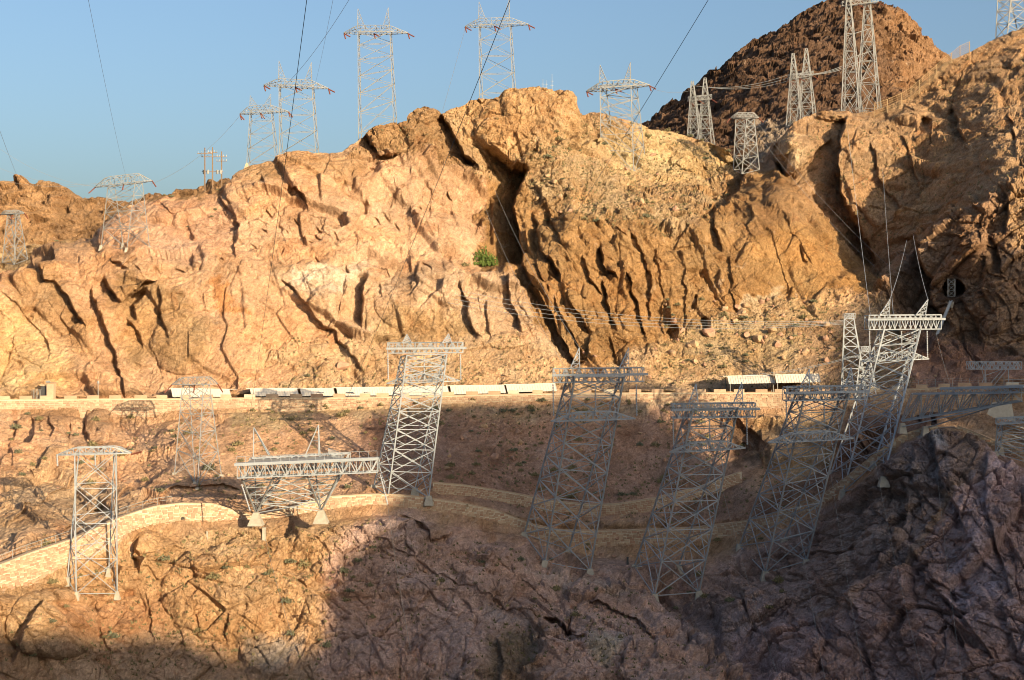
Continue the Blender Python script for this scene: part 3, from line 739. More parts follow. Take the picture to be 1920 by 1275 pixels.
bare = np.clip(1 - np.maximum.reduce([ribs, hillside, scree, talus, fore, spur_r, slab * 0.8, ridge_r, mass_r, summit]), 0, 1)
h = (bare * (h_slab * 1.0 + h_block * 0.6 + 0.2 * mid_n + 0.14 * h_crag)
     + ribs * (h_col * 0.7 + 0.4 * h_slab + 0.25 * h_crag + 0.2 * h_rub) * (1 - 0.5 * hillr)
     + summit * (0.7 * h_slab + 0.45 * h_block + 0.8 * h_crag + 0.4 * mid_n)
     + hillside * (0.6 * mid_n + 1.6 * h_rub + 0.5 * h_crag)
     + ridge_r * (0.9 * h_slab + 0.28 * h_crag + 0.3 * h_block + 0.7 * h_rub + 0.5 * mid_n)
     + mass_r * (0.75 * h_crag + 0.4 * h_block + 0.9 * h_rub + 0.25 * crag)
     + scree * (0.4 * mid_n + 0.3 * h_rub + 0.3 * rill + 0.12 * gully_n + 0.12 * h_block)
     + talus * (0.5 * mid_n + 0.35 * rill + 1.0 * h_rub + 0.2 * h_crag)
     + slab * 0.8 * (0.6 * h_slab + 0.5 * h_block + 0.2 * mid_n)
     + fore * (0.7 * h_slab + 0.5 * h_block + 0.55 * h_crag + 0.25 * h_rub + 0.5 * mid_n)
     + spur_r * (0.6 * h_slab + 0.75 * h_crag + 0.5 * h_block + 0.5 * h_rub + 0.3 * mid_n)
     + 0.9 * big + 0.12 * fine_n)
h = h * np.clip(zf, 0.02, 1)
h[:, (pxs < -62) | (pxs > 1982)] *= 0.6
P = P0 + N0 * h[..., None].astype(np.float32)

# ------------------------------------------------------------------ rock colours by region
C = np.zeros((NV, NU, 3), np.float32)
C[:] = (0.42, 0.265, 0.155)


def paint(pts, col, soft=14, strength=1.0, warp=1.0):
    m = sample(poly_mask(pts, soft), warp)[..., None] * strength
    C[:] = C * (1 - m) + np.array(col, np.float32) * m


paint([(180, 460), (200, 390), (440, 350), (600, 285), (680, 290), (740, 300), (900, 360), (930, 420), (900, 500), (560, 500), (200, 470)], (0.535, 0.34, 0.208))
paint([(180, 460), (200, 390), (430, 360), (440, 480)], (0.50, 0.305, 0.195), 16)
paint([(-64, 530), (120, 470), (520, 490), (700, 700), (640, 740), (-64, 745)], (0.52, 0.318, 0.185))
paint([(-64, 570), (40, 560), (90, 640), (150, 690), (110, 745), (-64, 745)], (0.58, 0.385, 0.20), 26)
paint([(20, 530), (90, 490), (160, 600), (190, 680), (110, 640), (40, 590)], (0.36, 0.215, 0.105), 16, 0.8)
paint([(200, 560), (230, 500), (330, 540), (400, 600), (390, 690), (320, 690), (240, 670)], (0.33, 0.205, 0.10), 20, 0.85)
paint([(400, 520), (420, 515), (440, 560), (470, 590), (430, 592), (405, 580)], (0.46, 0.215, 0.085), 6, 0.9)
paint([(165, 390), (290, 355), (420, 330), (470, 300), (470, 322), (430, 352), (330, 372), (240, 388), (190, 450), (170, 450)], (0.25, 0.155, 0.08), 8)
paint([(660, 300), (690, 220), (800, 190), (830, 215), (895, 330), (800, 290), (740, 290)], (0.33, 0.20, 0.10), 10)
paint([(825, 205), (900, 170), (1090, 155), (1115, 245), (1000, 285), (905, 335), (860, 270)], (0.44, 0.285, 0.15), 10)
paint([(600, 290), (700, 300), (690, 330), (560, 330), (470, 345), (470, 310)], (0.35, 0.22, 0.115), 16, 0.8)
paint([(500, 500), (650, 498), (720, 495), (990, 505), (1010, 570), (1050, 650), (690, 640), (600, 600)], (0.52, 0.35, 0.22))
paint([(560, 505), (690, 495), (670, 530), (560, 545)], (0.60, 0.47, 0.35), 10, 0.8)
paint([(680, 590), (760, 560), (860, 580), (900, 640), (700, 650)], (0.35, 0.225, 0.11), 18, 0.8)
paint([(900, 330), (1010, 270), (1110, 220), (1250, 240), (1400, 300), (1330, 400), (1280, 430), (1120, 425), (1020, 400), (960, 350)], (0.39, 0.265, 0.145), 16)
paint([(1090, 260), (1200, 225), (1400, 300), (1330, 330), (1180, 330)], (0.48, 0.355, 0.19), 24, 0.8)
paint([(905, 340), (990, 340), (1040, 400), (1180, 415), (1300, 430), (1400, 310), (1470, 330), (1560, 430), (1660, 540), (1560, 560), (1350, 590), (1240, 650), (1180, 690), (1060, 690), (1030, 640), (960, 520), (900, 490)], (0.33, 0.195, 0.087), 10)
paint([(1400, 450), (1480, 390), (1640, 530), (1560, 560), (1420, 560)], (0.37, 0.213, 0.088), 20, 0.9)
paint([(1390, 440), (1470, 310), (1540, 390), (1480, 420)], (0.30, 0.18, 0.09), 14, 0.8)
paint([(1390, 560), (1480, 550), (1450, 580), (1380, 590)], (0.52, 0.42, 0.29), 6, 0.9)
paint([(1440, 240), (1560, 200), (1780, 100), (2000, 20), (2000, 330), (1760, 410), (1650, 525), (1540, 390)], (0.37, 0.235, 0.13), 10)
paint([(1458, 260), (1500, 248), (1520, 290), (1476, 325)], (0.52, 0.36, 0.21), 6, 0.9)
paint([(1640, 520), (1760, 400), (1920, 315), (2000, 290), (2000, 325), (1880, 345), (1760, 425), (1690, 475)], (0.46, 0.29, 0.15), 8, 0.8)
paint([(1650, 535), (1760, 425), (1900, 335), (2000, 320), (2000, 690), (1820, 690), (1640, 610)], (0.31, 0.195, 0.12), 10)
paint([(1892, 345), (1960, 340), (1960, 460), (1886, 450)], (0.44, 0.28, 0.15), 8, 0.9)
paint([(480, 650), (620, 630), (700, 660), (900, 640), (1050, 640), (1100, 690), (1240, 640), (1350, 585), (1560, 555), (1660, 560), (1700, 640), (1700, 735), (400, 740), (560, 700)], (0.50, 0.34, 0.20), 14)
paint([(1230, 640), (1350, 590), (1560, 560), (1600, 640), (1400, 690), (1240, 690)], (0.44, 0.305, 0.16), 16, 0.8)
paint([(1480, 600), (1700, 590), (1720, 735), (1540, 735)], (0.31, 0.20, 0.12), 24, 0.8)
paint([(1690, 600), (1800, 640), (1900, 680), (1960, 720), (1960, 740), (1700, 740)], (0.33, 0.19, 0.135), 14, 0.9)
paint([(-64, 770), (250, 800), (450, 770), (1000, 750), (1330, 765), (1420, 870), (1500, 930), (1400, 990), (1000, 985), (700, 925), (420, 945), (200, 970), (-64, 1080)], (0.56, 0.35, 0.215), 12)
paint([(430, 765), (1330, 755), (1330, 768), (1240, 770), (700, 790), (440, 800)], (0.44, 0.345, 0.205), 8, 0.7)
paint([(680, 790), (1240, 768), (1360, 860), (1390, 980), (1000, 970), (800, 915), (640, 920)], (0.37, 0.225, 0.155), 30)  # scree painted darker across the part of the slope that lies in shade
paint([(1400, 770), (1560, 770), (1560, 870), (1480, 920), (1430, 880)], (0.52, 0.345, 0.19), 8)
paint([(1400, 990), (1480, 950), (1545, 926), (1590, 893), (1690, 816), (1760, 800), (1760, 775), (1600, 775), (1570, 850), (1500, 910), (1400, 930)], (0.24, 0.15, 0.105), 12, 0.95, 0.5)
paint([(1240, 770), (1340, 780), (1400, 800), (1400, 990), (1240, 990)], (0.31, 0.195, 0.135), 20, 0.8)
paint([(1360, 800), (1440, 800), (1430, 880), (1370, 860)], (0.16, 0.10, 0.065), 8, 0.8)  # hollow under the road painted dark, its shade put into the colour
paint([(0, 880), (140, 850), (260, 930), (120, 990), (-20, 1040)], (0.42, 0.29, 0.17), 30, 0.7)
paint([(-64, 1090), (250, 1010), (600, 975), (740, 965), (700, 1100), (620, 1240), (300, 1260), (-64, 1300)], (0.48, 0.305, 0.165), 12)
paint([(230, 1010), (480, 985), (560, 1010), (380, 1060), (250, 1080)], (0.52, 0.355, 0.205), 16, 0.7)
paint([(100, 1120), (300, 1130), (330, 1200), (120, 1200)], (0.36, 0.19, 0.10), 24, 0.8)
paint([(-64, 1200), (300, 1190), (520, 1230), (640, 1200), (640, 1360), (-64, 1360)], (0.42,0.285,0.19), 24, 0.8)  # rock below the cast shadow edge given a darker, greyer colour
paint([(440, 1210), (540, 1190), (580, 1240), (470, 1260)], (0.26, 0.24, 0.22), 16, 0.8)
paint([(610, 1050), (700, 966), (760, 966), (860, 986), (1000, 1012), (1120, 1044), (1200, 1052), (1300, 1048), (1390, 1026), (1480, 998), (1470, 1060), (1400, 1100), (1250, 1110), (1400, 1290), (1400, 1360), (600, 1360)], (0.52, 0.35, 0.275), 20)  # shaded rock painted lighter to make up for weak fill light
paint([(900, 1180), (1010, 1180), (1020, 1280), (900, 1300)], (0.20, 0.155, 0.10), 20, 0.8)
paint([(1110, 1180), (1160, 1190), (1150, 1260), (1110, 1230)], (0.46, 0.38, 0.28), 8, 0.8)
paint([(980, 1040), (1040, 1050), (1200, 1120), (1190, 1135), (1060, 1080)], (0.46, 0.37, 0.30), 8, 0.6)
paint([(900, 1130), (1000, 1150), (1000, 1170), (900, 1160)], (0.44, 0.35, 0.30), 12, 0.6)
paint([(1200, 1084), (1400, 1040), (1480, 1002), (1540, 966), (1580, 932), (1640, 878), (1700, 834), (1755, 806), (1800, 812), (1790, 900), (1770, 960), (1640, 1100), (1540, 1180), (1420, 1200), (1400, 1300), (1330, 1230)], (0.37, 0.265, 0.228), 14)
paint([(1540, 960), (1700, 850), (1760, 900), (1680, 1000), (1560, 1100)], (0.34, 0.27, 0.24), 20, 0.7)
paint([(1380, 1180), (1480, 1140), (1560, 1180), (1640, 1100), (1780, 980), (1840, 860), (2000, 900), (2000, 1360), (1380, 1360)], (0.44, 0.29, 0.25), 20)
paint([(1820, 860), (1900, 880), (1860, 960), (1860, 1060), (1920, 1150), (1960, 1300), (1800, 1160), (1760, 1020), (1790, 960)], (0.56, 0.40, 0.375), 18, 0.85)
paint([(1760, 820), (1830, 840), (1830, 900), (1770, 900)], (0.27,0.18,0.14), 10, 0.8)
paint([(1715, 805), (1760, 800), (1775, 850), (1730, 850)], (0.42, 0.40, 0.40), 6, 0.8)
paint([(1760, 515), (1815, 515), (1815, 560), (1760, 560)], (0.10, 0.075, 0.06), 5, 0.6)  # tunnel mouth darkened by colour, deepening the shade inside
vn = 1 + 0.16 * fbm(X / 5, T / 5, 4, 51)[..., None] + 0.10 * fine_n[..., None]
hue = fbm(X / 9, T / 9, 4, 53)[..., None]
C = np.clip(C * vn * (1 + hue * np.array([0.10, 0.0, -0.12], np.float32)), 0.01, 0.9)

# ------------------------------------------------------------------ mesh: front sheet, plateau behind the skyline, foot below the frame
back = []
for k, (dy, dz) in enumerate([(1.5, 0.2), (4, 0.1), (9, -1.0), (18, -3.0), (34, -8), (60, -18), (100, -40), (160, -90)]):
    r = P[-1].copy(); r[:, 1] += dy; r[:, 2] += dz
    r[:, 2] += 0.8 * fbm(r[:, 0] / 6, r[:, 1] / 6, 3, 61)
    back.append(r)
foot = []
for k, fz in enumerate([150, 110, 70, 34, 12]):
    r = P[0].copy(); r[:, 2] -= fz; r[:, 1] -= fz * 0.16
    foot.append(r)
ALL = np.concatenate([np.array(foot, np.float32), P.astype(np.float32), np.array(back, np.float32)], 0)
CA = np.concatenate([np.repeat(C[:1], len(foot), 0), C, np.repeat(C[-1:], len(back), 0)], 0)
R = ALL.shape[0]
idx = np.arange(R * NU, dtype=np.int32).reshape(R, NU)
Fq = np.stack([idx[:-1, :-1], idx[:-1, 1:], idx[1:, 1:], idx[1:, :-1]], -1).reshape(-1, 4)
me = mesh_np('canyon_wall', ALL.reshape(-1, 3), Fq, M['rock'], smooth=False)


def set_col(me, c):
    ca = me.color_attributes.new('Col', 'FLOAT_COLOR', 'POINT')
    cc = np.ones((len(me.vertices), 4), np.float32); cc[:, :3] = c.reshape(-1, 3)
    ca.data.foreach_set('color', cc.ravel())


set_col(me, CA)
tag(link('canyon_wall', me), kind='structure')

# where a picture point meets the built rock
PJX = CX + P[..., 0] / P[..., 1] * F; PJY = CY - P[..., 2] / P[..., 1] * F
KEYC = np.round(PJX / 8).astype(np.int32); KEYR = np.round(PJY / 8).astype(np.int32)


def ground(px, py):
    i = int(np.argmin(np.abs(pxs - px)))
    s = float(S[i]); j = int(np.clip((py - PYB) / (s - PYB), 0, 1) * (NV - 1))
    i0, i1 = max(0, i - 9), min(NU, i + 10); j0, j1 = max(0, j - 9), min(NV, j + 10)
    q = (PJX[j0:j1, i0:i1] - px) ** 2 + (PJY[j0:j1, i0:i1] - py) ** 2
    q = q + (P[j0:j1, i0:i1, 1] - P[j0:j1, i0:i1, 1].min()) * 0.15
    a, b = np.unravel_index(int(np.argmin(q)), q.shape)
    p = P[j0 + a, i0 + b]
    return Vector((float(p[0]), float(p[1]), float(p[2])))


# ------------------------------------------------------------------ hills behind
def far_hill(name, sky_pts, base, d_top, d_base, x0_, x1_, col_fn, seed, rub, n=420, m=260):
    px = np.linspace(x0_, x1_, n)
    a = np.array(sky_pts, float); s = np.interp(px, a[:, 0], a[:, 1])
    v = np.linspace(0, 1, m)[:, None]
    py = base + (s[None] - base) * v
    d = d_base + (d_top - d_base) * v ** 1.1
    q = np.stack([(px[None] - CX) / F * d, d + 0 * px[None], -(py - CY) / F * d], -1)
    x, y, z = q[..., 0], q[..., 1], q[..., 2]
    t = z + 0.5 * y
    hh = rub * 1.5 * (1.3 * lumps(x / 4.2, t / 4.2, seed, 0.65, 0.55) + 0.8 * lumps(x / 2.0, t / 2.0, seed + 1, 0.65, 0.6) + 2.2 * ridged(x / 16, t / 16, 5, seed + 2, 0.6) + 1.0 * fac(x, t, 6, 4, seed + 5, .5, .4, .3) + .6 * fac(x, t, 2.6, 1.8, seed + 6, .5, .4, .3) + 2.5 * fbm(x / 40, t / 40, 3, seed + 3))
    q = q + hh[..., None] * np.array([0, -0.8, 0.6])
    bk = []
    for dy, dz in ((4, -0.5), (14, -4), (40, -16), (100, -60), (200, -160)):
        r = q[-1].copy(); r[:, 1] += dy; r[:, 2] += dz; bk.append(r)
    A = np.concatenate([q, np.array(bk)], 0)
    c = col_fn(px[None] + 0 * py, py, x, t)
    cA = np.concatenate([c, np.repeat(c[-1:], len(bk), 0)], 0)
    ix = np.arange(A.shape[0] * n).reshape(A.shape[0], n)
    fq = np.stack([ix[:-1, :-1], ix[:-1, 1:], ix[1:, 1:], ix[1:, :-1]], -1).reshape(-1, 4)
    me_ = mesh_np(name, A.reshape(-1, 3), fq, M['rock'])
    set_col(me_, cA)
    tag(link(name, me_), kind='structure')
    return q, px, py


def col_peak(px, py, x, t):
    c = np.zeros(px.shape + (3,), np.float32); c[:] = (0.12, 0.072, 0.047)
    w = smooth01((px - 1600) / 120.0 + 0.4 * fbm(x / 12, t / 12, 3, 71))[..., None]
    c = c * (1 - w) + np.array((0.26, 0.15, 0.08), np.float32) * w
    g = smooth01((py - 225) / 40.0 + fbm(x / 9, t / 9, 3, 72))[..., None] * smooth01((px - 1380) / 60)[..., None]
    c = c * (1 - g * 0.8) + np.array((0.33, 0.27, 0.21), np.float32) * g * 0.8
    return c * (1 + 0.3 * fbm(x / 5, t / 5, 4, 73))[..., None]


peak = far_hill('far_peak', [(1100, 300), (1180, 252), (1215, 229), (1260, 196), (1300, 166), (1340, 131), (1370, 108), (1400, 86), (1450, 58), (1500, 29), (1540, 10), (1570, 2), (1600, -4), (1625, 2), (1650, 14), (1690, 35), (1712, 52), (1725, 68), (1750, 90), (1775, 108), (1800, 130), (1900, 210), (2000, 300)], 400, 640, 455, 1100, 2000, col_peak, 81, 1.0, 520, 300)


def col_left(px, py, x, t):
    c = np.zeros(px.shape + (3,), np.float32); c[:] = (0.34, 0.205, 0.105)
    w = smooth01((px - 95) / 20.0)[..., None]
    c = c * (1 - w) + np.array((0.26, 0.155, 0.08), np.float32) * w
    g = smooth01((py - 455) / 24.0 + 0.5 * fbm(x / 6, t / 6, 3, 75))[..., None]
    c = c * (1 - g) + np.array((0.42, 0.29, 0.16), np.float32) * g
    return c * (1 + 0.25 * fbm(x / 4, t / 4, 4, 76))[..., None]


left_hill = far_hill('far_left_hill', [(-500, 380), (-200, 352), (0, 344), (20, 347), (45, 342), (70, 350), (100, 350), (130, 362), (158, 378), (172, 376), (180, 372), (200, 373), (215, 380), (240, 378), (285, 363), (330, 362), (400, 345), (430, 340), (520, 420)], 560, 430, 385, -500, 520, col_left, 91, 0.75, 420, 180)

# ------------------------------------------------------------------ other canyon rim, unseen behind the camera, profile fitted to the wanted shadow edge
hx, hy = math.sin(SUN_AZ), -math.cos(SUN_AZ)
RIM_C = 215.0
prof = []
for (px, py) in [(-40, 1172), (60, 1182), (160, 1190), (260, 1196), (340, 1205), (400, 1222), (470, 1236), (540, 1228), (606, 1205), (618, 1150), (624, 1085), (640, 1050), (690, 1010), (725, 975), (716, 900), (700, 850), (704, 800), (735, 768), (800, 756), (900, 750), (1000, 746), (1100, 745), (1200, 750), (1280, 764), (1360, 780), (1405, 800), (1430, 850), (1452, 890), (1490, 905), (1530, 885), (1550, 830), (1556, 790), (1555, 760), (1560, 690), (1566, 620), (1600, 570), (1650, 530), (1720, 500), (1790, 480), (1850, 488), (1900, 490), (1960, 470)]:
    p = ground(px, py)
    w = p.x * (-hy) + p.y * hx
    th = RIM_C - (p.x * hx + p.y * hy)
    prof.append((w, p.z + th * math.tan(SUN_EL)))
prof.sort()
prof = [(-420, prof[0][1] + 14), (-150, prof[0][1] + 4), (prof[0][0] - 25, prof[0][1] + 2)] + prof + [(prof[-1][0] + 7, min(prof[-1][1], 104)), (prof[-1][0] + 160, 101), (prof[-1][0] + 420, 112)]
pw = np.array([q[0] for q in prof]); pz = np.array([q[1] for q in prof])
ws = np.concatenate([np.linspace(pw[0], pw[3] - 6, 60), np.arange(pw[3] - 5, pw[-3] + 5, 0.8), np.linspace(pw[-3] + 6, pw[-1], 60)])
zt = np.interp(ws, pw, pz) + 1.5 * fbm(ws / 6.0, ws * 0 + 3.3, 5, 66, 0.6)
rows_ = []
for (off, dz) in [(-60, -330), (-48, -220), (-30, -110), (-16, -45), (-8, -16), (-2.5, -4), (0, 0), (3, -0.6), (9, -3), (20, -9), (45, -26), (90, -60), (180, -140), (260, -330)]:
    n_ = 2.2 * fbm(ws / 14 + off * 0.07, ws * 0 + off * 0.2, 4, 67) if off not in (0,) else 0
    th = RIM_C + off + (n_ * min(1, abs(off) / 20))
    rows_.append(np.stack([hx * th - hy * ws, hy * th + hx * ws, zt + dz + n_ * min(1, abs(off) / 12)], -1))
RA = np.array(rows_)
ix = np.arange(RA.shape[0] * RA.shape[1]).reshape(RA.shape[:2])
me = mesh_np('shadow_fitted_rim', RA.reshape(-1, 3), np.stack([ix[:-1, :-1], ix[:-1, 1:], ix[1:, 1:], ix[1:, :-1]], -1).reshape(-1, 4), M['rock'])
set_col(me, np.tile(np.array((0.30, 0.19, 0.115), np.float32), (RA.shape[0] * RA.shape[1], 1)))
tag(link('shadow_fitted_rim', me), kind='structure')


# ------------------------------------------------------------------ road, path and masonry walls
def strip(name, pxr, front, back, mat, lift=0.05):
    V = []; 
    for p, a, b in zip(pxr, front, back):
        V += [a + Vector((0, 0, lift)), b + Vector((0, 0, lift))]
    n = len(pxr)
    fq = [(2 * i, 2 * i + 2, 2 * i + 3, 2 * i + 1) for i in range(n - 1)]
    me = mesh_np(name, np.array([tuple(v) for v in V]), np.array(fq), mat)
    return tag(link(name, me), kind='structure')


pr = np.arange(-250, 2150, 10.0)
strip('road', pr, [at(p, np.interp(p, pxs, rf_py), np.interp(p, pxs, rf_d) + 0.1) for p in pr], [at(p, np.interp(p, pxs, rb_py), np.interp(p, pxs, rb_d) - 0.2) for p in pr], M['asphalt'])
strip('path', pr, [at(p, np.interp(p, pxs, wall_py), np.interp(p, pxs, wall_d)) for p in pr], [at(p, np.interp(p, pxs, path_py), np.interp(p, pxs, path_d) - 0.2) for p in pr], M['gravel'])

STONE_MATS = [M['stone'], M['stone'], M['stone_b'], M['stone_c']]


def gsm(a, n):
    k = np.hanning(n); k /= k.sum()
    return np.convolve(np.pad(a, n // 2, mode='edge'), k, mode='valid')[:len(a)]


def wall_line(px0, px1, top, base, sm=9):
    p = np.arange(px0, px1 + 1, 3.0)
    t = np.array(top, float); b = np.array(base, float)
    d = gsm(np.interp(p, t[:, 0], t[:, 2]), sm); ty = gsm(np.interp(p, t[:, 0], t[:, 1]), sm)
    by = np.interp(p, b[:, 0], b[:, 1])
    x = (p - CX) / F * d; zt_ = -(ty - CY) / F * d; zb = -(by - CY) / F * d
    s = np.concatenate([[0], np.cumsum(np.hypot(np.diff(x), np.diff(d)))])
    return s, x, d, zt_, zb


def stone_geo(w, hgt, prot, rng):
    """a rough face stone, 8 corners, front shrunk: local x along, z up, y outwards negative"""
    j = lambda a: rng.uniform(-a, a)
    bx, bz = w / 2, hgt / 2
    f = 0.84
    c = [(-bx, 0, -bz), (bx, 0, -bz), (bx, 0.0, bz), (-bx, 0, bz)]
    q = [(-bx * f + j(.06 * w), -prot + j(.03), -bz * f + j(.08 * hgt)), (bx * f + j(.06 * w), -prot + j(.03), -bz * f + j(.08 * hgt)), (bx * f + j(.06 * w), -prot + j(.03), bz * f + j(.08 * hgt)), (-bx * f + j(.06 * w), -prot + j(.03), bz * f + j(.08 * hgt))]
    return c + q


SF = [(4, 5, 6, 7), (0, 1, 5, 4), (1, 2, 6, 5), (2, 3, 7, 6), (3, 0, 4, 7)]


def masonry(name, label, px0, px1, top, base, sw, sh, singles=0, thick=0.7, deep=1.4, cope=True, skip=None, ragged=0.25, irregular=False):
    s, x, y, zt_, zb = wall_line(px0, px1, top, base)
    n = len(s)
    # backing of mortar: front, top, back
    tx = np.gradient(x); ty = np.gradient(y); ln = np.hypot(tx, ty); tx /= ln; ty /= ln
    nx, ny = ty, -tx                      # outwards (towards the open side)
    flip = np.where(ny > 0, -1, 1); nx *= flip; ny *= flip
    mb = MB()
    V = []
    for i in range(n):
        V += [(x[i], y[i], zb[i] - deep), (x[i], y[i], zt_[i]), (x[i] - nx[i] * thick, y[i] - ny[i] * thick, zt_[i]), (x[i] - nx[i] * thick, y[i] - ny[i] * thick, zb[i] - deep)]
    fq = []
    for i in range(n - 1):
        for k in range(3):
            a = 4 * i + k
            fq.append((a, a + 4, a + 5, a + 1))
    fq += [(0, 1, 2, 3), (4 * n - 4, 4 * n - 1, 4 * n - 2, 4 * n - 3)]
    root = link(name, mesh_np(name, np.array(V), np.array(fq), M['mortar']))
    tag(root, label, 'wall')
    # stones
    rng = random.Random(hash(name) % 1000 + int(px0) + 5000)
    rng = random.Random(int(px0 * 7 + px1))
    H = (zt_ - zb).max() + 0.5
    courses = int(H / sh) + 1
    variants = []
    if singles:
        for k in range(12):
            m_ = bpy.data.meshes.new('stone'); c = stone_geo(1, 1, 0.13, rng)
            m_.from_pydata(c, [], SF); m_.materials.append(STONE_MATS[k % 4]); m_.update(); variants.append(m_)
    VV = []; FF = []; MI = []
    cnt = 0
    todo = []
    for r in range(courses):
        sp = -rng.uniform(0, sw)
        while sp < s[-1]:
            w = sw * rng.uniform(0.6, 1.5)
            sc = sp + w / 2
            if 0 < sc < s[-1]:
                i = min(int(np.searchsorted(s, sc)), n - 1)
                hh = sh * (rng.uniform(0.8, 1.25) if irregular else rng.uniform(0.9, 1.05))
                zc = zt_[i] - 0.18 - (r + 0.5) * sh + (rng.uniform(-ragged, ragged) * sh if irregular else rng.uniform(-.06, .06) * sh)
                if zc > zb[i] - 0.5 and not (skip and math.hypot(sc - skip[0] * 0 - s[int(np.argmin(np.abs(np.arange(px0, px1 + 1, 3.0) - skip[0])))], zc - skip[1]) < skip[2]):
                    todo.append((sc, i, r, w * 0.93, hh * 0.9, zc))
            sp += w
    todo.sort(key=lambda q: y[q[1]])
    for (sc, i, r, w, hh, zc) in todo:
        px_, py_ = np.interp(sc, s, x), np.interp(sc, s, y)
        ang = math.atan2(ty[i], tx[i])
        if cnt < singles:
            o = bpy.data.objects.new('stone', rng.choice(variants)); COL.objects.link(o); o.parent = root
            o.location = (px_, py_, zc); o.rotation_euler = (0, rng.uniform(-.06, .06), ang); o.scale = (w, rng.uniform(0.6, 1.3), hh)
            cnt += 1
        else:
            b0 = len(VV)
            ca, sa = math.cos(ang), math.sin(ang)
            for (lx, ly, lz) in stone_geo(w, hh, rng.uniform(0.05, 0.14), rng):
                VV.append((px_ + lx * ca - ly * sa, py_ + lx * sa + ly * ca, zc + lz))
            mi = rng.choice((0, 0, 1, 2))
            for f in SF: FF.append(tuple(b0 + q for q in f)); MI.append(mi)
    if VV:
        me_ = mesh_np('stonework', np.array(VV), np.array(FF), M['stone'])
        me_.materials.append(M['stone_b']); me_.materials.append(M['stone_c'])
        me_.polygons.foreach_set('material_index', np.array(MI, np.int32))
        o = link('stonework', me_, root); o['kind'] = 'stuff'
    if cope:
        cb = MB()
        for i in range(0, n - 2, 2):
            j = i + 2
            a0 = Vector((x[i] + nx[i] * .12, y[i] + ny[i] * .12, zt_[i])); b0 = Vector((x[j] + nx[j] * .12, y[j] + ny[j] * .12, zt_[j]))
            a1 = Vector((x[i] - nx[i] * (thick + .06), y[i] - ny[i] * (thick + .06), zt_[i])); b1 = Vector((x[j] - nx[j] * (thick + .06), y[j] - ny[j] * (thick + .06), zt_[j]))
            u = Vector((0, 0, 0.16)); d_ = Vector((0, 0, 0.004))
            cb.hexa([a0 + d_, b0 + d_, b1 + d_, a1 + d_, a0 + u, b0 + u, b1 + u, a1 + u])
        cb.build('coping', M['stone_b'], root)
    return root, (s, x, y, zt_, zb, nx, ny)


p_dr = 343
zdr = -(974 - CY) / F * 248.3
wall_low, WL = masonry('retaining_wall', 'long curving rubble-stone retaining wall below the lower footpath, with a drain arch', -60, 1758, L['wall_top'], [(q[0], q[1] + 3, q[2]) for q in L['wall_base']], 0.78, 0.50, singles=300, skip=(p_dr, zdr, 0.62), irregular=True)
# the drain: stones left out, a dark plate standing in for the shade inside
k = int((p_dr + 60) / 3)
c = Vector((WL[1][k], WL[2][k], zdr)); tv = Vector((WL[1][k + 1] - WL[1][k - 1], WL[2][k + 1] - WL[2][k - 1], 0)).normalized(); nv = Vector((WL[5][k], WL[6][k], 0))
mb = MB(); i0 = 0
ring = [Vector((-0.46, 0, -0.5))] + [Vector((0.46 * math.cos(t), 0, 0.46 * math.sin(t) * 1.1)) for t in np.linspace(math.pi, 0, 9)] + [Vector((0.46, 0, -0.5))]
for off in (0.004, 0.012): mb.v += [c + tv * q.x + Vector((0, 0, q.z)) + nv * off for q in ring]
m_ = len(ring); mb.f = [tuple(range(m_, 2 * m_))] + [(i, i + 1, m_ + i + 1, m_ + i) for i in range(m_ - 1)]
mb.build('drain_shade_plate', M['void_shade'], wall_low)
mb = MB()
for t0, t1 in zip(np.linspace(math.pi, 0, 8)[:-1], np.linspace(math.pi, 0, 8)[1:]):
    pts = [c + tv * (r * math.cos(t)) + Vector((0, 0, r * math.sin(t) * 1.1)) for t in (t0 - .02, t1 + .02) for r in (0.5, 0.74)]
    mb.hexa([pts[0], pts[2], pts[3], pts[1]] + [p + nv * 0.2 for p in (pts[0], pts[2], pts[3], pts[1])])
mb.build('arch_ring', M['stone_b'], wall_low)

wall_low_r, _ = masonry('retaining_wall', 'short stone retaining wall running down to the right behind the purple rock spur', 1796, 1990, L['wall_top'], [(q[0], q[1] + 3, q[2]) for q in L['wall_base']], 0.8, 0.5)
wall_road, WR = masonry('road_wall', 'long straight stone wall carrying the road, topped by spaced parapet blocks', -60, 1990, L['road_front'], L['road_base'], 0.72, 0.42)
# spaced parapet blocks along the road edge
bm_ = []
rg = random.Random(3)
for k in range(5):
    w_ = rg.uniform(2.0, 3.0)
    bm_.append(MB().box((0, 0, 0.33), (1, 0, 0), (0, 1, 0), (0, 0, 1), w_ / 2, 0.28, 0.34).mesh('parapet_block', [M['stone_b'], M['stone'], M['mortar']][k % 3]))
sp = 2.0
while sp < WR[0][-1] - 2:
    i = int(np.searchsorted(WR[0], sp))
    o = bpy.data.objects.new('parapet_block', rg.choice(bm_)); COL.objects.link(o); o.parent = wall_road
    o.location = (WR[1][i] - WR[5][i] * .35, WR[2][i] - WR[6][i] * .35, WR[3][i] + 0.165); o.rotation_euler[2] = math.atan2(-WR[5][i], WR[6][i]) + math.pi
    sp += rg.uniform(4.0, 5.6)
up = []
for (px, py) in [(812, 905), (880, 911), (960, 924), (1040, 940), (1110, 947), (1160, 945), (1230, 934), (1310, 914), (1392, 884)]:
    g = ground(px, py + 16); up.append((px, py, g.y - 0.5))
wall_up, _ = masonry('retaining_wall', 'low stone retaining wall of the upper path, curving behind the leaning towers in shade', 812, 1392, up, [(a, b + 20, c_) for a, b, c_ in up], 0.75, 0.42)

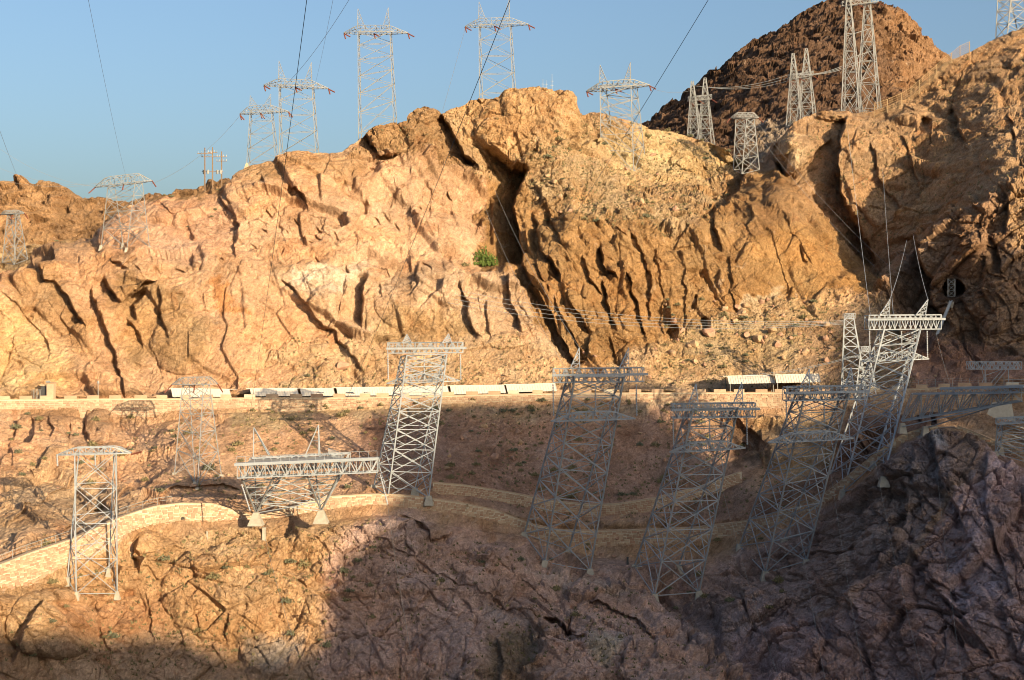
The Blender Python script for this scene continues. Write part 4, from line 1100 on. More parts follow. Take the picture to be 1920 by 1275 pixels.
# pipe handrail along the lower path
rail = empty('handrail', (WL[1][0], WL[2][0], WL[3][0]), 'galvanised pipe handrail along the left half of the lower footpath wall', 'handrail')
pp = []
for k, px in enumerate(range(-54, 345, 27)):
    i = int((px + 60) / 3)
    b_ = Vector((WL[1][i] - WL[5][i] * .4, WL[2][i] - WL[6][i] * .4, WL[3][i] + .15)); pp.append(b_)
for b_ in pp: MB().bar(b_ - Vector((0, 0, .2)), b_ + Vector((0, 0, 1.2)), 0.045, n=6).build('rail_post', M['steel_old'], rail)
MB().path([b_ + Vector((0, 0, 1.25)) for b_ in pp], 0.05, 6).build('top_rail', M['steel_old'], rail)
MB().path([b_ + Vector((0, 0, 0.7)) for b_ in pp], 0.03, 6).build('mid_rail', M['steel_old'], rail)


# ------------------------------------------------------------------ roadside canopies
def road_z(px):
    return -(np.interp(px, pxs, rf_py) - CY) / F * np.interp(px, pxs, rf_d)


def canopy(px0, px1, ytop, ybot, label, lip=14):
    d0 = np.interp((px0 + px1) / 2, pxs, rf_d) + 2.6
    ty0, ty1 = ytop; by0, by1 = ybot
    A = at(px0, by0, d0); B = at(px1, by1, d0)
    A2 = at(px0 - 3, ty0, d0 + 2.0); B2 = at(px1 - 4, ty1, d0 + 2.0)
    zg = road_z(px0)
    root = empty('road_canopy', ((A.x + B.x) / 2, d0 + 3, zg), label, 'canopy', 'parking canopies along the road')
    n = max(2, round((B - A).length / 3.2))
    thick = Vector((0, 0.10, 0.05))
    for k in range(n):
        a, b = A.lerp(B, (k + 0.004) / n), A.lerp(B, (k + 0.996) / n)
        a2, b2 = A2.lerp(B2, (k + 0.004) / n), A2.lerp(B2, (k + 0.996) / n)
        MB().hexa([a, b, b + thick, a + thick, a2, b2, b2 + thick, a2 + thick]).build('apron_panel', M['roofing'], root)
    rb = MB(); m = int((B - A).length / 0.55)
    for k in range(m + 1):
        a, a2 = A.lerp(B, k / m), A2.lerp(B2, k / m)
        o_ = Vector((0, -0.05, 0.02)); rb.bar(a + o_, a2 + o_, 0.045, n=3)
    rb.build('apron_ribs', M['roofing'], root)
    bk = Vector((0, 7.2, -0.25)); A3 = A2 + Vector((-0.9 if lip else 0, 0, .0))
    MB().hexa([A3 + Vector((0, .12, 0)), B2 + Vector((0, .12, 0)), B2 + bk, A3 + bk] + [q + Vector((0, 0, .14)) for q in (A3 + Vector((0, .12, 0)), B2 + Vector((0, .12, 0)), B2 + bk, A3 + bk)]).build('roof_slab', M['roofing'], root)
    for t in np.linspace(0.03, 0.97, max(2, n // 2 + 1)):
        q = A.lerp(B, t) + Vector((0, .35, 0))
        MB().bar((q.x, q.y, zg), (q.x, q.y, q.z + .2), 0.10).build('post', M['steel_old'], root)
        MB().bar((q.x, q.y + 7, zg), (q.x, q.y + 7, q.z + 1.5), 0.10).build('post', M['steel_old'], root)
    return root


canopy(324, 434, (728.5, 730.5), (744, 744), 'first white sloping parking canopy from the left, behind the small pylon')
canopy(472, 561, (729.5, 728.5), (743, 742.5), 'white parking canopy second from the left, with a dark car under its edge')
canopy(566, 629, (729, 728.5), (742.5, 742), 'short white parking canopy between two red rock gaps')
canopy(634, 843, (727.5, 725), (742, 740), 'longest white parking canopy, running behind the sunlit leaning tower')
canopy(847, 949, (724, 722.5), (739.5, 736.5), 'grey-looking shaded canopy just right of the sunlit leaning tower')
canopy(952, 1045, (722, 719.5), (735.5, 733), 'shaded ribbed canopy ending left of the dark leaning tower')
canopy(1367, 1453, (706, 703.5), (720, 718), 'bright canopy on the right, left one of the pair under the talus slope')
canopy(1456, 1539, (703.5, 701.5), (718, 716.5), 'bright canopy on the right, right one of the pair beside the tall lattice mast')


# ------------------------------------------------------------------ cars under the canopies
def make_car(paint):
    root = empty('parked_car', (0, 0, 0))
    prof = [(-2.2, .35), (-2.25, .75), (-2.0, .92), (-1.2, .98), (-.6, 1.42), (.9, 1.45), (1.75, 1.0), (2.2, .9), (2.25, .4)]
    mb = MB()
    for sy, ins in ((-.86, 0), (.86, 0)):
        mb.v += [Vector((x_, sy * (0.84 if z_ > 1.1 else 1), z_)) for x_, z_ in prof]
    m = len(prof)
    mb.f = [(i, i + 1, m + i + 1, m + i) for i in range(m - 1)] + [(m - 1, 0, m, 2 * m - 1)] + [tuple(reversed(range(m))), tuple(range(m, 2 * m))]
    mb.build('body', paint, root, )
    for sy in (-1, 1):
        g = MB()
        g.hexa([Vector((x_, sy * y_, z_)) for y_ in (.83, .87) for x_, z_ in ((-1.0, 1.02), (1.45, 1.02), (.8, 1.36), (-.6, 1.36))])
        g.build('side_window', M['glass'], root)
        for wx_ in (-1.4, 1.4):
            w = MB().bar((wx_, sy * .70, .33), (wx_, sy * .92, .33), .33, n=12).build('wheel', M['rubber'], root)
            h_ = MB().bar((wx_, sy * .90, .33), (wx_, sy * .93, .33), .18, n=10).build('rim', M['steel'], w)
    return root


def kids(o): return [c for c in bpy.data.objects if c.parent == o]


def copy_tree(o, parent=None):
    c = o.copy(); COL.objects.link(c); c.parent = parent
    for ch in kids(o): copy_tree(ch, c)
    return c


car1 = make_car(M['black_paint']); car2 = make_car(M['blue_paint'])
for k, (px, lab, blue) in enumerate([(415, 'dark car parked under the right end of the leftmost canopy', 0), (512, 'dark car parked under the second canopy from the left', 0), (600, 'dark car parked under the shortest canopy', 1), (655, 'dark car parked at the left end of the longest canopy', 1), (688, 'second car from the left end of the longest canopy', 0)]):
    src = car2 if blue else car1
    o = src if (k in (0, 2)) else copy_tree(src)
    d_ = float(np.interp(px, pxs, rf_d)) + 4.2
    o.location = ((px - CX) / F * d_, d_, road_z(px) + .06); o.rotation_euler[2] = rg.uniform(-.1, .1)
    tag(o, lab, 'car', 'cars parked under the canopies')


# ------------------------------------------------------------------ lattice work
def lattice(root, B, T, n, r_leg, r_br, mat, ratio=1.0, sub=False, panels=True, t0=0.0, legname='leg'):
    """four legs B->T (FL, FR, BR, BL) with X bracing on every face and horizontals at each level"""
    for k in range(4):
        MB().bar(B[k], T[k], r_leg).build(legname, mat, root)
    ts = [0.0]; w = 1.0; acc = 0
    ws = [ratio ** i for i in range(n)]; tot = sum(ws)
    for q in ws: acc += q / tot; ts.append(acc)
    ts = [t0 + (1 - t0) * t for t in ts]
    P_ = lambda k, t: B[k % 4].lerp(T[k % 4], t)
    hz = MB() if not panels else None
    for li in range(n + 1):
        ring = MB() if panels else hz
        for k in range(4): ring.bar(P_(k, ts[li]), P_(k + 1, ts[li]), r_br)
        if panels: ring.build('horizontal_ring', mat, root)
    if hz: hz.build('horizontal_struts', mat, root)
    for k in range(4):
        fb = None if panels else MB()
        for li in range(n):
            mb = MB() if panels else fb
            a, b = P_(k, ts[li]), P_(k + 1, ts[li]); c, d = P_(k, ts[li + 1]), P_(k + 1, ts[li + 1])
            mb.bar(a, d, r_br); mb.bar(b, c, r_br)
            if sub:
                m = (a + b + c + d) / 4
                for u, v in ((a, c), (b, d)):
                    q = (u + v) / 2
                    mb.bar(q, (u + m) / 2, r_br * .7); mb.bar(q, (v + m) / 2, r_br * .7)
            if panels: mb.build('cross_brace', mat, root)
        if fb: fb.build('face_bracing', mat, root)


def truss_arm(root, a, b, h, w, n, r, mat, tip=0.0, deck=False, rail=False, name='crossarm', inner=None):
    """box beam from a to b (a, b: middle of the lower chord, front to back width w). inner=(t0,t1): full height only between; the ends taper to the lower chord"""
    ax = (b - a).normalized()
    dp = Vector((-ax.y, ax.x, 0)).normalized()
    if dp.y < 0: dp = -dp
    up = Vector((0, 0, 1))
    mb = MB()
    lo, hi = [[], []], [[], []]
    for i in range(n + 1):
        t = i / n
        hh = h; ww = w
        if inner:
            t0, t1 = inner
            e = min(1, t / t0 if t < t0 else 1, (1 - t) / (1 - t1) if t > t1 else 1)
            hh = h * max(e, 0.02); ww = w * (0.25 + 0.75 * e)
        c = a.lerp(b, t)
        for s_, sg in ((0, -.5), (1, .5)):
            lo[s_].append(c + dp * (ww * sg)); hi[s_].append(c + dp * (ww * sg) + up * hh)
    for s_ in (0, 1):
        ch = MB(); ch.path(lo[s_], r * 1.3); ch.build('lower_chord', mat, root)
        ch = MB(); ch.path(hi[s_], r * 1.3); ch.build('upper_chord', mat, root)
        for i in range(n):
            if i % 2: mb.bar(lo[s_][i], hi[s_][i + 1], r)
            else: mb.bar(hi[s_][i], lo[s_][i + 1], r)
            mb.bar(lo[s_][i], hi[s_][i], r * .8)
        mb.bar(lo[s_][n], hi[s_][n], r * .8)
    for i in range(n):
        mb.bar(lo[0][i], lo[1][i + 1], r * .8); mb.bar(lo[0][i], lo[1][i], r * .8); mb.bar(hi[0][i], hi[1][i], r * .8)
    mb.bar(lo[0][n], lo[1][n], r * .8); mb.bar(hi[0][n], hi[1][n], r * .8)
    mb.build(name + '_web', mat, root)
    if deck:
        z = up * (h * deck)
        c0, c1 = a - dp * (w * .62) + z - ax * .2, b - dp * (w * .62) + z + ax * .7
        d0 = dp * (w * 0.5)
        MB().hexa([c0, c1, c1 + d0, c0 + d0] + [q + up * .38 for q in (c0, c1, c1 + d0, c0 + d0)]).build('walkway', mat, root)
    if rail:
        rl = MB(); z0 = up * h; 
        q0 = [a.lerp(b, t) - dp * (w * .62) + up * (h * (deck or 1)) for t in np.linspace(0, 1, int((b - a).length / 1.6) + 1)]
        for q in q0: rl.bar(q, q + up * rail, r * .45)
        rl.path([q + up * rail for q in q0], r * .5); rl.path([q + up * rail * .55 for q in q0], r * .4)
        rl.build('railing', mat, root)
    return dp


def peak(root, base_pts, apex, r, mat, name='peak'):
    mb = MB()
    for q in base_pts: mb.bar(q, apex, r)
    m = len(base_pts)
    for t in (0.25, 0.5, 0.72):
        rr = [q.lerp(apex, t) for q in base_pts]; r2 = [q.lerp(apex, max(0, t - .25)) for q in base_pts]
        for k in range(m):
            mb.bar(rr[k], rr[(k + 1) % m], r * .6)
            mb.bar(r2[k], rr[(k + 1) % m], r * .6)
    mb.build(name, mat, root)


def insulator(root, a, b, r=0.16, mat=None, n=7):
    mb = MB(); mb.bar(a, b, r * .4, n=5)
    for k in range(n):
        t = (k + .5) / n; d = (b - a) * (0.32 / n)
        c = a.lerp(b, t); mb.bar(c - d, c + d, r, r * .7, n=7)
    mb.build('insulator', mat or M['insul'], root)


def footing(root, p, s=0.9, h=1.6, top=0.55):
    c0 = [p + Vector((x_ * s, y_ * s, -h * .9)) for x_, y_ in ((-1, -1), (1, -1), (1, 1), (-1, 1))]
    c1 = [p + Vector((x_ * s * top, y_ * s * top, 0.35)) for x_, y_ in ((-1, -1), (1, -1), (1, 1), (-1, 1))]
    MB().hexa(c0 + c1).build('footing', M['concrete'], root)


def ridge_tower(name, label, d, legs, ytop, arm, arm_h, peaks, thick=6.0, back=(6, -3), n=5, r=0.15, extra=4.0, insul=True, group='transmission towers on the ridge', cat='transmission tower', down=None, mat=None, r_br=None):
    """portal-like suspension tower: legs=((xl_top, xl_bot, yl_bot), (xr_top, xr_bot, yr_bot)); arm=(x0,x1,y0,y1) lower chord"""
    mat = mat or M['steel_far']
    r_br = r_br or r * .62
    (lt, lb, lyb), (rt, rb, ryb) = legs
    B = [at(lb, lyb, d), at(rb, ryb, d), at(rb + back[0], ryb + back[1], d + thick), at(lb + back[0], lyb + back[1], d + thick)]
    T = [at(lt, ytop, d), at(rt, ytop, d), at(rt + back[0] * .5, ytop - 2, d + thick * .6), at(lt + back[0] * .5, ytop - 2, d + thick * .6)]
    B = [b + (b - t).normalized() * extra for b, t in zip(B, T)]
    root = empty(name, (B[0] + B[1] + B[2] + B[3]) / 4, label, cat, group)
    lattice(root, B, T, n, r, r_br, mat, 0.92, panels=True)
    dm = d + thick * .3
    a, b = at(arm[0], arm[2], dm), at(arm[1], arm[3], dm)
    t0 = (lt - arm[0]) / (arm[1] - arm[0]); t1 = (rt - arm[0]) / (arm[1] - arm[0])
    truss_arm(root, a, b, arm_h / F * d, thick * .6, 12, r * .62, mat, inner=(t0, t1))
    for (x_, y_), xb in zip(peaks, (lt, rt)):
        yb = ytop - arm_h * .6
        sg = 1 if xb == lt else -1
        q = [at(xb - 1, yb, d), at(xb + sg * 14, yb, d), at(xb + sg * 14, yb, d + thick * .6), at(xb, yb, d + thick * .6)]
        peak(root, q, at(x_, y_, dm), r * .62, mat)
    if insul:
        ym = (arm[2] + arm[3]) / 2
        for (xi, yi) in ((arm[0], arm[2]), ((lt + rt) / 2, ym), (arm[1], arm[3])):
            for dx, dy in ((3, 11), (12, 7) if insul == 1 else (8, 11)):
                insulator(root, at(xi, yi + 1, dm), at(xi + dx, yi + dy, dm - 1), 0.20)
    return root


def foot4(pts):
    return [ground(x_, y_) for x_, y_ in pts]


def leaning_tower(label, feet, tops, dt, thick, arm, arm_h, arm_w, peaks, lower, n=7, r=0.17, mat=None, deck=0.35, rail=1.3, insul=None, ins_len=40, foots=True, group='leaning lattice towers above the canyon', r_br=None):
    mat = mat or M['steel']
    r_br = r_br or r * .58
    B = foot4(feet) if not isinstance(feet[0], Vector) else feet
    T = [at(tops[0][0], tops[0][1], dt), at(tops[1][0], tops[1][1], dt), at(tops[2][0], tops[2][1], dt + thick), at(tops[3][0], tops[3][1], dt + thick)]
    root = empty('leaning_tower', (B[0] + B[1] + B[2] + B[3]) / 4, label, 'leaning tower', group)
    lattice(root, B, T, n, r, r_br, mat, 0.9, sub=True)
    if foots:
        for b in B: footing(root, b)
    dm = dt + thick / 2
    a, b = at(arm[0], arm[2], dm), at(arm[1], arm[3], dm)
    truss_arm(root, a, b, arm_h / F * dt, arm_w, 14, r * .55, mat, deck=deck, rail=rail)
    for (x_, y_), xb in zip(peaks, (tops[0][0], tops[1][0])):
        yb = arm[2] - arm_h
        w_ = 9
        q = [at(xb - w_, yb, dt), at(xb + w_, yb, dt), at(xb + w_, yb, dt + thick), at(xb - w_, yb, dt + thick)]
        peak(root, q, at(x_, y_, dm), r * .55, mat)
    if lower:
        (x0_, y0_, x1_, y1_) = lower
        la, lb = at(x0_, y0_, dm + .5), at(x1_, y1_, dm + .5)
        truss_arm(root, la, lb, 1.5, arm_w * .8, 12, r * .5, mat, inner=(0.28, 0.72), name='lower_arm')
    for (x_, y_) in insul or []:
        insulator(root, at(x_, y_, dm - arm_w * .4), at(x_ + 1, y_ + ins_len, dm - arm_w * .4), 0.17, M['insul_grey'], 12)
    return root


# ------------------------------------------------------------------ towers standing on the skyline
ridge_tower('ridge_tower', 'smallest grey twin-peaked tower, half hidden behind its taller left neighbour on the skyline', 404, ((469, 462, 312), (508, 517, 302)), 207, (450, 541, 214, 209), 13, ((469, 179), (508, 176)), n=5, r=.105, insul=2)
ridge_tower('ridge_tower', 'twin-peaked tower on the rounded pale crest, left of the tallest one', 366, ((523, 524, 298), (585, 592, 290)), 160, (495, 616, 160, 166), 12, ((523, 114), (584, 117)), n=5, r=.115)
ridge_tower('ridge_tower', 'tallest slim twin-peaked tower, left of the brown summit block', 378, ((671, 672, 264), (731, 738, 232)), 60, (645, 765, 62, 62), 12, ((671, 16), (728, 14)), n=7, r=.115)
ridge_tower('ridge_tower', 'twin-peaked tower rising behind the brown summit block', 388, ((898, 899, 190), (956, 962, 186)), 47, (872, 991, 50, 46), 12, ((898, 3), (955, -2)), n=5, r=.115)
g5 = ground(1158, 292)
ridge_tower('ridge_tower', 'wide twin-peaked tower standing on the grassy saddle right of the summit', g5.y - 1.0, ((1125, 1127, 276), (1183, 1188, 316)), 162, (1100, 1218, 171, 160), 12, ((1125, 122), (1182, 117)), n=5, r=.17, back=(22, -14), thick=9, extra=0.8)


def twin_pylon(label, d, frames, beam, n=6, r=.15):
    root = empty('twin_pylon', at(frames[0][1], frames[0][3], d), label, 'twin pylon', 'twin pylons before the dark peak')
    for k, (xa, xl, xr, yb, ya) in enumerate(frames):
        dd = d + 2.5 * k
        B = [at(xl, yb, dd), at(xr - 6, yb + 4, dd - 3), at(xr, yb, dd + 3), at(xl + 7, yb - 4, dd + 4)]
        T = [at(xa - 2, ya, dd), at(xa + 2, ya, dd), at(xa + 2, ya, dd + .6), at(xa - 2, ya, dd + .6)]
        B = [b + (b - t).normalized() * 2.5 for b, t in zip(B, T)]
        lattice(root, B, T, n, r, r * .62, M['steel_far'], 0.86)
    (xa0, _, xr0, yb0, ya0), (xa1, xl1, _, yb1, ya1) = frames
    for t0_, t1_ in ((0.0, .22), (.22, .42), (.42, .6)):     # struts tying the two masts together
        lp = lambda t: at(xr0 + (xa0 - xr0) * t, yb0 + (ya0 - yb0) * t, d + 1.2)
        rp = lambda t: at(frames[1][2] + (xa1 - frames[1][2]) * t, yb1 + (ya1 - yb1) * t, d + 1.2)
        ll = lambda t: at(frames[0][1] + (xa0 - frames[0][1]) * t, yb0 + (ya0 - yb0) * t, d + 1.2)
        mb = MB(); mb.bar(ll(t1_), rp(t1_), r * .7); mb.bar(ll(t0_), lp(t1_), r * .6); mb.bar(lp(t0_), rp(t1_), r * .6); mb.build('tie_strut', M['steel_far'], root)
    a, b = at(beam[0], beam[2], d + 1.2), at(beam[1], beam[3], d + 1.2)
    truss_arm(root, a, b, 1.3, 1.6, 8, r * .55, M['steel_far'])
    for t in (0.0, 0.45, 1.0):
        q = a.lerp(b, t); insulator(root, q, q + Vector((1.6, -.6, -1.2)), .16)
    return root


twin_pylon('left twin A-shaped lattice pylon in front of the dark peak, on the saddle', 430, [(1298, 1288, 1318, 264, 152), (1322, 1306, 1340, 268, 146)], (1290, 1334, 190, 186))
twin_pylon('middle twin A-shaped lattice pylon, standing before the dark peak slope', 416, [(1487, 1475, 1508, 222, 100), (1512, 1494, 1531, 220, 91)], (1478, 1524, 150, 142))
twin_pylon('biggest twin A-shaped lattice pylon, cut off by the top edge of the photo', 415, [(1590, 1577, 1618, 216, -30), (1626, 1606, 1651, 190, -40)], (1578, 1646, 12, 4), n=8, r=.17)


def cap_tower(label, legs, dn, cap, d, n=4, r=.15, mat=None, insul=True, name='pylon', cat='pylon', group='trapezoid-headed pylons', foots=True, feet_on_ground=True):
    """legs: 4 x (xtop, ytop, xbot, ybot) left, near, right, far; cap=(lower chord x0,y0,x1,y1, upper chord x0,y0,x1,y1)"""
    mat = mat or M['steel_far']
    dd = [d, d - dn, d, d + dn]
    T = [at(q[0], q[1], e) for q, e in zip(legs, [d, d - dn * .4, d, d + dn * .4])]
    B = [(ground(q[2], q[3]) if feet_on_ground else at(q[2], q[3], e)) for q, e in zip(legs, dd)]
    root = empty(name, (B[0] + B[1] + B[2] + B[3]) / 4, label, cat, group)
    lattice(root, B, T, n, r, r * .62, mat, 0.85)
    if foots:
        for b in B: footing(root, b, .55, 1.2)
    lx0, ly0, lx1, ly1, ux0, uy0, ux1, uy1 = cap
    a, b = at(lx0, ly0, d), at(lx1, ly1, d)
    h = (abs(uy0 - ly0) + abs(uy1 - ly1)) / 2 / F * d
    truss_arm(root, a, b, h, dn * 1.0, 10, r * .6, mat, inner=((ux0 - lx0) / (lx1 - lx0), (ux1 - lx0) / (lx1 - lx0)))
    if insul:
        for t in (0.0, 0.5, 1.0):
            q = a.lerp(b, t); insulator(root, q, q + Vector((-1.3 + 2.6 * t, -1.2, -1.6)), .17)
    return root


cap_tower('pylon with a wide trapezoid head on the left bench below the skyline', [(202, 352, 190, 463), (253, 343, 238, 468), (267, 343, 281, 464), (215, 348, 230, 460)], 3.5, (179, 351, 285, 339, 203, 334, 263, 326), 336, n=4, r=.115)
cap_tower('small trapezoid-headed pylon beside the dark gully on the right skyline', [(1380, 222, 1375, 318), (1400, 223, 1391, 326), (1414, 222, 1424, 318), (1394, 221, 1409, 316)], 3.0, (1370, 221, 1422, 221, 1379, 213, 1412, 213), 400, n=5, r=.17, foots=False, feet_on_ground=False)
cap_tower('trapezoid-headed pylon on the lit slope, its shadow reaching the road wall', [(342, 723, 327, 889), (381, 722, 371, 918), (393, 721, 415, 892), (355, 721, 366, 906)], 3.2, (323, 721, 408, 720, 342, 707, 393, 707), 279, n=5, r=.11)
cap_tower('hazy pale pylon at the far left edge, on the brown hill', [(14, 402, 4, 492), (30, 402, 26, 496), (36, 402, 52, 486), (20, 401, 30, 484)], 3.0, (2, 402, 46, 400, 12, 395, 36, 395), 372, n=4, r=.12, foots=False, feet_on_ground=False)
T10 = [(1874, 4, 1868, 72), (1900, 4, 1890, 74), (1916, 4, 1926, 70), (1884, 4, 1908, 66)]
cap_tower('grey pylon cut off by the top right corner of the photo', [(1872, -30, 1867, 72), (1898, -30, 1888, 74), (1916, -30, 1928, 66), (1888, -30, 1908, 60)], 3.0, (1850, -30, 1936, -30, 1870, -46, 1916, -46), 416, n=5, r=.19, foots=False, feet_on_ground=False)

# near left portal pylon in front of the footpath wall
fl, fr = ground(143, 1113), ground(220, 1112)
bl, br = ground(126, 1086), ground(203, 1070)
dT = (fl.y + fr.y) / 2
T = [at(140, 850, dT), at(218, 850, dT), at(214, 848, dT + 3), at(148, 848, dT + 3)]
root = empty('portal_pylon', (fl + fr + br + bl) / 4, 'slim portal pylon on the left foreground rock, with one long arm and brown insulators', 'pylon')
lattice(root, [fl, fr, br, bl], T, 4, .125, .07, M['steel'], 1.0)
for q in (fl, fr, br, bl): footing(root, q, .5, 1.2)
a, b = at(107, 853, dT + 1), at(246, 849, dT + 1)
truss_arm(root, a, b, 13 / F * dT, 2.4, 12, .085, M['steel'], inner=(0.24, 0.8))
for x_ in (107, 178, 246):
    insulator(root, at(x_, 852, dT), at(x_ + 20 if x_ > 200 else x_ + 1, 847 if x_ > 200 else 874, dT - .5), .17, M['insul'] if x_ > 200 else M['insul_grey'])

# ------------------------------------------------------------------ the big leaning towers on the canyon edge
f16 = [at(728, 930, 266), at(804, 933, 266), at(778, 918, 271), at(701, 912, 271)]
leaning_tower('sunlit leaning tower behind the footpath wall, with a railed platform on top', f16, [(763, 666), (838, 664), (831, 664), (752, 668)], 263, 4.5, (728, 868, 662, 661), 19, 3.2, ((763, 627), (841, 626)), (725, 719, 862, 714), n=8, r=.17, rail=1.35, insul=[(727, 664), (795, 664), (863, 664)], ins_len=48)
leaning_tower('shaded leaning tower with twin spires, left of the two that stand side by side', [(1022, 1053), (1106, 1070), (1067, 1030), (983, 1000)], [(1078, 706), (1170, 706), (1161, 706), (1063, 708)], 247, 4.5, (1037, 1206, 717, 715), 26, 3.2, ((1086, 652), (1179, 652)), (1033, 790, 1191, 785), n=7, r=.18, deck=.45, rail=1.4, insul=[(1037, 720), (1116, 720), (1193, 720)], ins_len=60)
leaning_tower('shaded leaning tower with twin spires, middle one above the ravine', [(1228, 1117), (1311, 1110), (1272, 1062), (1190, 1062)], [(1300, 766), (1384, 764), (1372, 765), (1287, 768)], 241, 4.5, (1260, 1414, 783, 781), 26, 3.2, ((1305, 720), (1391, 717)), (1256, 848, 1397, 840), n=7, r=.18, deck=.5, rail=1.4, insul=[(1262, 784), (1330, 784), (1400, 784)], ins_len=50)
leaning_tower('shaded leaning tower with twin spires, lowest one before the curve of the footpath wall', [(1435, 1073), (1513, 1052), (1471, 1012), (1386, 1024)], [(1509, 738), (1592, 736), (1578, 737), (1491, 740)], 238, 4.5, (1471, 1618, 751, 748), 25, 3.2, ((1518, 692), (1596, 689)), (1440, 830, 1600, 822), n=7, r=.18, deck=.5, rail=1.4, insul=[(1474, 752), (1545, 752)], ins_len=40)
leaning_tower('tallest sunlit leaning tower at right with spires and a white double platform', [(1582, 922), (1657, 897), (1640, 868), (1560, 885)], [(1658, 618), (1726, 617), (1718, 618), (1648, 620)], 259, 4.2, (1625, 1760, 618, 617), 27, 3.2, ((1669, 561), (1740, 561)), (1615, 678, 1741, 673), n=7, r=.18, deck=.62, rail=0.9, insul=[(1630, 620), (1690, 620), (1738, 620)], ins_len=52)


# low platform tower leaning far out over the canyon
dF = 239.0
fA, fB = ground(482, 962), ground(604, 960)
fA = at(480, 962, 252); fB = at(602, 958, 252)
root = empty('platform_tower', (fA + fB) / 2, 'low wide platform tower leaning out on two concrete feet, with railed deck', 'leaning tower', 'leaning lattice towers above the canyon')
nl, nr, rl_, rr_ = at(450, 893, dF), at(640, 888, dF), at(472, 882, dF + 8), at(652, 878, dF + 8)
ml, mr = at(520, 892, dF), at(575, 890, dF)
# two fans of legs from the feet
for f_, tops_ in ((fA, [at(452, 893, dF), at(515, 890, dF), at(478, 880, dF + 8), at(540, 878, dF + 8)]), (fB, [at(575, 889, dF), at(638, 884, dF), at(590, 876, dF + 8), at(650, 872, dF + 8)])):
    for q in tops_: MB().bar(f_, q, .16).build('leg', M['steel'], root)
    for t in (0.3, 0.5, 0.7, 0.88):
        ring = [f_.lerp(q, t) for q in tops_]
        mb = MB()
        for u, v in ((0, 1), (1, 3), (3, 2), (2, 0)): mb.bar(ring[u], ring[v], .09)
        pv = [f_.lerp(q, max(.12, t - .2)) for q in tops_]
        for u, v in ((0, 1), (1, 3), (3, 2), (2, 0)): mb.bar(pv[u], ring[v], .08)
        mb.build('leg_bracing', M['steel'], root)
    c0 = [f_ + Vector((x_ * 1.35, y_ * 1.35, -2.2)) for x_, y_ in ((-1, -1), (1, -1), (1, 1), (-1, 1))]; c1 = [f_ + Vector((x_ * .45, y_ * .45, 0.15)) for x_, y_ in ((-1, -1), (1, -1), (1, 1), (-1, 1))]
    MB().hexa(c0 + c1).build('footing', M['concrete'], root)
for t in (0.25, 0.5, 0.75, 0.95):     # X braces between the fans
    a1, a2 = fA.lerp(at(515, 890, dF), t), fB.lerp(at(575, 889, dF), t)
    b1, b2 = fA.lerp(at(478, 880, dF + 8), t), fB.lerp(at(590, 876, dF + 8), t)
    a1n, a2n = fA.lerp(at(515, 890, dF), max(0, t - .45)), fB.lerp(at(575, 889, dF), max(0, t - .45))
    mb = MB(); mb.bar(a1, a2, .10); mb.bar(b1, b2, .10); mb.bar(a1n, a2, .11); mb.bar(a2n, a1, .11); mb.build('cross_brace', M['steel'], root)
a, b = at(448, 895, dF), at(709, 884, dF)
hA = 25 / F * dF
truss_arm(root, a, b, hA, 3.0, 20, .10, M['steel'], deck=False)
truss_arm(root, at(470, 883, dF + 8), at(655, 874, dF + 8), hA, 2.4, 14, .09, M['steel'], name='rear_arm')
ax_ = (b - a).normalized(); up_ = Vector((0, 0, 1))
c0, c1 = a + up_ * (hA - .2) - Vector((.4, 2.0, 0)), b + up_ * (hA - .2) - Vector((-.1, 2.0, 0))
MB().hexa([c0, c1, c1 + Vector((0, 1.5, 0)), c0 + Vector((0, 1.5, 0))] + [q + up_ * .5 for q in (c0, c1, c1 + Vector((0, 1.5, 0)), c0 + Vector((0, 1.5, 0)))]).build('walkway', M['steel'], root)
for k in range(7):
    y_ = 1.6 + k * 1.05
    e0, e1 = a.lerp(b, .04) + Vector((0, y_, hA + .06)), a.lerp(b, .72) + Vector((0, y_, hA + .06))
    MB().box((e0 + e1) / 2, e1 - e0, (0, 1, 0), (0, 0, 1), (e1 - e0).length / 2, .42, .06).build('deck_plank', M['steel_old'], root)
rl = MB(); pts = [a.lerp(b, t) + Vector((0, -1.9, hA + .2)) for t in np.linspace(0, 1, 17)]
for q in pts: rl.bar(q, q + up_ * 1.2, .035)
rl.path([q + up_ * 1.2 for q in pts], .035)
pts = [a.lerp(b, .72).lerp(a.lerp(b, .72) + Vector((-3, 9, 0)), t) + Vector((0, 0, hA)) for t in np.linspace(0, 1, 12)]
for q in pts: rl.bar(q, q + up_ * 1.3, .05)
rl.path([q + up_ * 1.3 for q in pts], .045)
rl.build('railing', M['steel'], root)
for (ax0, ay0, l0, l1) in ((476, 802, 475, 506), (597, 797, 571, 600)):
    ap = at(ax0, ay0, dF + 4)
    mb = MB()
    q0, q1, q2 = at(l0, 857, dF + 4), at(l1, 853, dF + 1.5), at(l1 - 3, 853, dF + 7)
    for q in (q0, q1, q2): mb.bar(q, ap, .11)
    mb.bar(q0.lerp(ap, .5), q1.lerp(ap, .5), .07); mb.bar(q0.lerp(ap, .5), q2.lerp(ap, .5), .07)
    mb.build('spire', M['steel'], root)
for p0, p1 in (((453, 908), (469, 958)), ((713, 890), (727, 946))):
    insulator(root, at(*p0, dF - 1), at(*p1, dF - 2.5), .16, M['insul_grey'], 14)

